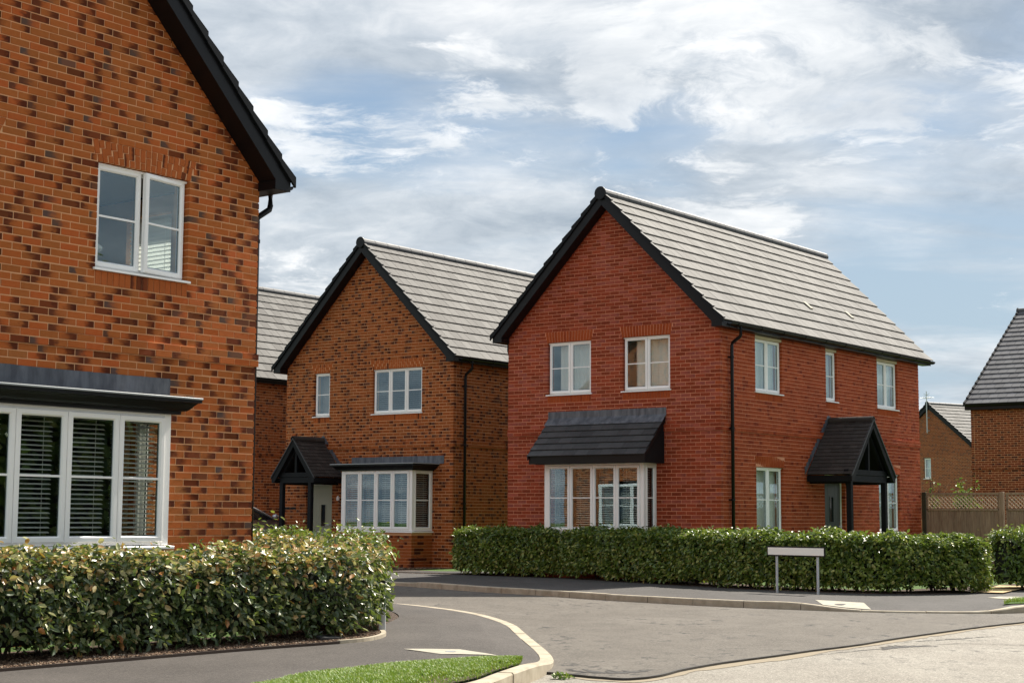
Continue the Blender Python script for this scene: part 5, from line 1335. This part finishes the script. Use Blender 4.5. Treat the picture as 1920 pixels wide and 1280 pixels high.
def shrub(name, label, loc, rad, h, mat, n, seed, L0=.08, tone=None, cat='shrub'):
    rg_ = np.random.default_rng(seed); root = empty(name, label, cat); P = []; N = []
    br = MB()
    for k in range(16):
        a = rg_.random()*6.28; lean = .15+.5*rg_.random(); tip = Vector((loc[0]+rad*lean*math.cos(a)*1.4, loc[1]+rad*lean*math.sin(a)*1.4, h*(.7+.3*rg_.random())))
        br.tube([(loc[0], loc[1], 0), tuple((Vector((loc[0], loc[1], 0))+tip)/2+Vector((0, 0, h*.12))), tuple(tip)], [.02, .013, .005], 5)
        for j in range(n//16):
            f = .35+.65*rg_.random(); c_ = Vector((loc[0], loc[1], 0)).lerp(tip, f); P.append(np.array(c_)+rg_.normal(0, rad*.20, 3)); N.append(rg_.normal(0, 1, 3)+np.array([0, 0, .6]))
    br.build('branches', M_TWIG, root); leaves_obj('foliage', np.array(P), np.array(N), mat, root, rg_, L0)
shrub('garden_shrub', 'bright green shrub showing above the fence before the distant house', (12.5, 44.5), .42, 2.3, M_LEAF3, 1300, 21, .10)
shrub('garden_shrub', 'thin yellow green sapling above the left end of the fence', (11.35, 43.5), .30, 2.35, M_LEAF3, 260, 22, .08)
tw = empty('dry_bush', 'bare straw coloured twigs above the fence beside the red house wall', 'bush'); m = MB(); rr = random.Random(4)
for k in range(26):
    b = Vector((10.55+rr.uniform(-.25, .35), 42.0, .4)); d = Vector((rr.uniform(-.55, .65), rr.uniform(-.2, .2), rr.uniform(.7, 1.9))); 
    m.tube([tuple(b), tuple(b+d*.55+Vector((0, 0, .25))), tuple(b+d)], [.014, .009, .004], 4)
m.build('twigs', M_TWIGP, tw)
hedge('evergreen_trees', 'row of tall dark evergreen trees across the main road, mirrored in the left bay window', [(12.5, 6.5), (15.6, 11.2), (18.6, 15.6), (22., 20.5)], 3.4, 6.2, M_LEAF2, 26000, 31, L0=.34, lump=.35, cat='tree row', sprig=.25, hfun=lambda f: 6.0+.7*math.sin(f*13), bottom=.05, stems=False)
wd_ = empty('weed', 'small green weed growing at the foot of the near kerb corner', 'weed'); rg_ = np.random.default_rng(8)
Pw = np.stack([.36+rg_.random(70)*.16, 13.62+rg_.random(70)*.12, -.112+rg_.random(70)*.03], 1); leaves_obj('leaves', Pw, rg_.normal(0, .6, (70, 3))+np.array([0, 0, 1]), M_LEAF3, wd_, rg_, .045)

# ------------------------------------------------------------------ car on the drive behind the left house
def car():
    base = Vector((-6.12, 42.0, .09)); # foot of the windscreen on the near side
    root = empty('parked_car', 'silver car parked nose in on the drive left of the middle house', 'car', loc=base+D2*.86, rz=math.atan2(D1.y, D1.x))
    # local x forwards, y to the left
    prof = [(1.05, .22), (1.12, .45), (1.08, .70), (.95, .84), (.45, .95), (.02, 1.02), (-2.9, 1.02), (-3.15, .98), (-3.25, .75), (-3.22, .35), (-3.1, .22)]
    m = MB(); sec = [(-.78, 1.), (-.87, .985), (-.87, .985), (-.78, 1.)]
    ys = [(-.88, .0), (-.90, .03), (.90, .03), (.88, .0)]
    n = len(prof); V = []
    for y, inset in ((-.80, .05), (-.88, .012), (-.90, 0), (.90, 0), (.88, .012), (.80, .05)):
        cx, cz = -1.05, .62
        for px_, pz in prof: V.append((cx+(px_-cx)*(1-inset), y*(1 if pz < .9 else .975), cz+(pz-cz)*(1-inset)))
    Fs = [tuple(range(n)), tuple(5*n+j for j in range(n-1, -1, -1))]
    for k in range(5):
        for j in range(n): Fs.append((k*n+j, k*n+(j+1) % n, (k+1)*n+(j+1) % n, (k+1)*n+j))
    body = m.add(V, Fs).build('body', M_PAINT, root, smooth=False)
    g = MB(); gp = [(.0, 1.02), (-.93, 1.43), (-2.6, 1.44), (-3.1, 1.05), (-3.1, 1.0)]
    V = []; n = len(gp)
    for sy in (-1, 1):
        for px_, pz in gp: V.append((px_, sy*(.86-.20*(pz-1.0)/.45), pz))
    g.add(V, [tuple(range(n)), tuple(range(2*n-1, n-1, -1))]+[(j, (j+1) % n, n+(j+1) % n, n+j) for j in range(n)]).build('windows', M_CARG, root)
    r = MB(); V = []
    for sy in (-.66, -.60, .60, .66):
        for px_, pz in ((-.90, 1.435), (-1.2, 1.475), (-2.3, 1.48), (-2.62, 1.445)): V.append((px_, sy, pz+(.012 if abs(sy) < .65 else 0)))
    r.add(V, [(k*4+j, k*4+j+1, k*4+5+j, k*4+4+j) for k in range(3) for j in range(3)]+[(0, 4, 8, 12), (3, 15, 11, 7)]).build('roof', M_PAINT, root)
    for sy in (-1, 1):
        p = MB(); p.tube([(.02, sy*.87, 1.02), (-.45, sy*.80, 1.235), (-.93, sy*.685, 1.45), (-1.2, sy*.67, 1.475), (-2.3, sy*.67, 1.48), (-2.65, sy*.68, 1.44)], .022, 6); p.build('pillar', M_PAINT, root)
        p = MB(); p.tube([(-1.55, sy*.875, 1.02), (-1.62, sy*.685, 1.45)], .035, 4); p.build('door_pillar', M_BLK, root)
        mi = MB(); mi.tube([(-.12, sy*.90, 1.06), (-.16, sy*1.02, 1.10), (-.16, sy*1.10, 1.10)], [.03, .075, .06], 8); mi.build('mirror', M_PAINT, root, smooth=True)
        for wx in (.30, -2.45):
            t = MB(); t.tube([(wx, sy*.70, .32), (wx, sy*.905, .32)], .32, 24); ty = t.build('wheel', M_RUB, root)
            t = MB(); t.tube([(wx, sy*.906, .32), (wx, sy*.915, .32)], [.21, .19], 20); t.build('hub', M_TRIMG, ty)
        h = MB(); h.tube([(.98, sy*.62, .72), (1.10, sy*.62, .70)], [.10, .07], 10); h.build('headlight', M_WHITE, root)
        h = MB(); h.box((-3.26, sy*.62-.12, .80), (-3.15, sy*.62+.12, .95)); h.build('tail_light', simple('red_lens', (.35, .01, .01), .3), root)
        h = MB(); h.box((-.9, sy*.885-.012, .90), (-.75, sy*.885+.022, .925)); h.build('door_handle', M_PAINT, root)
car()
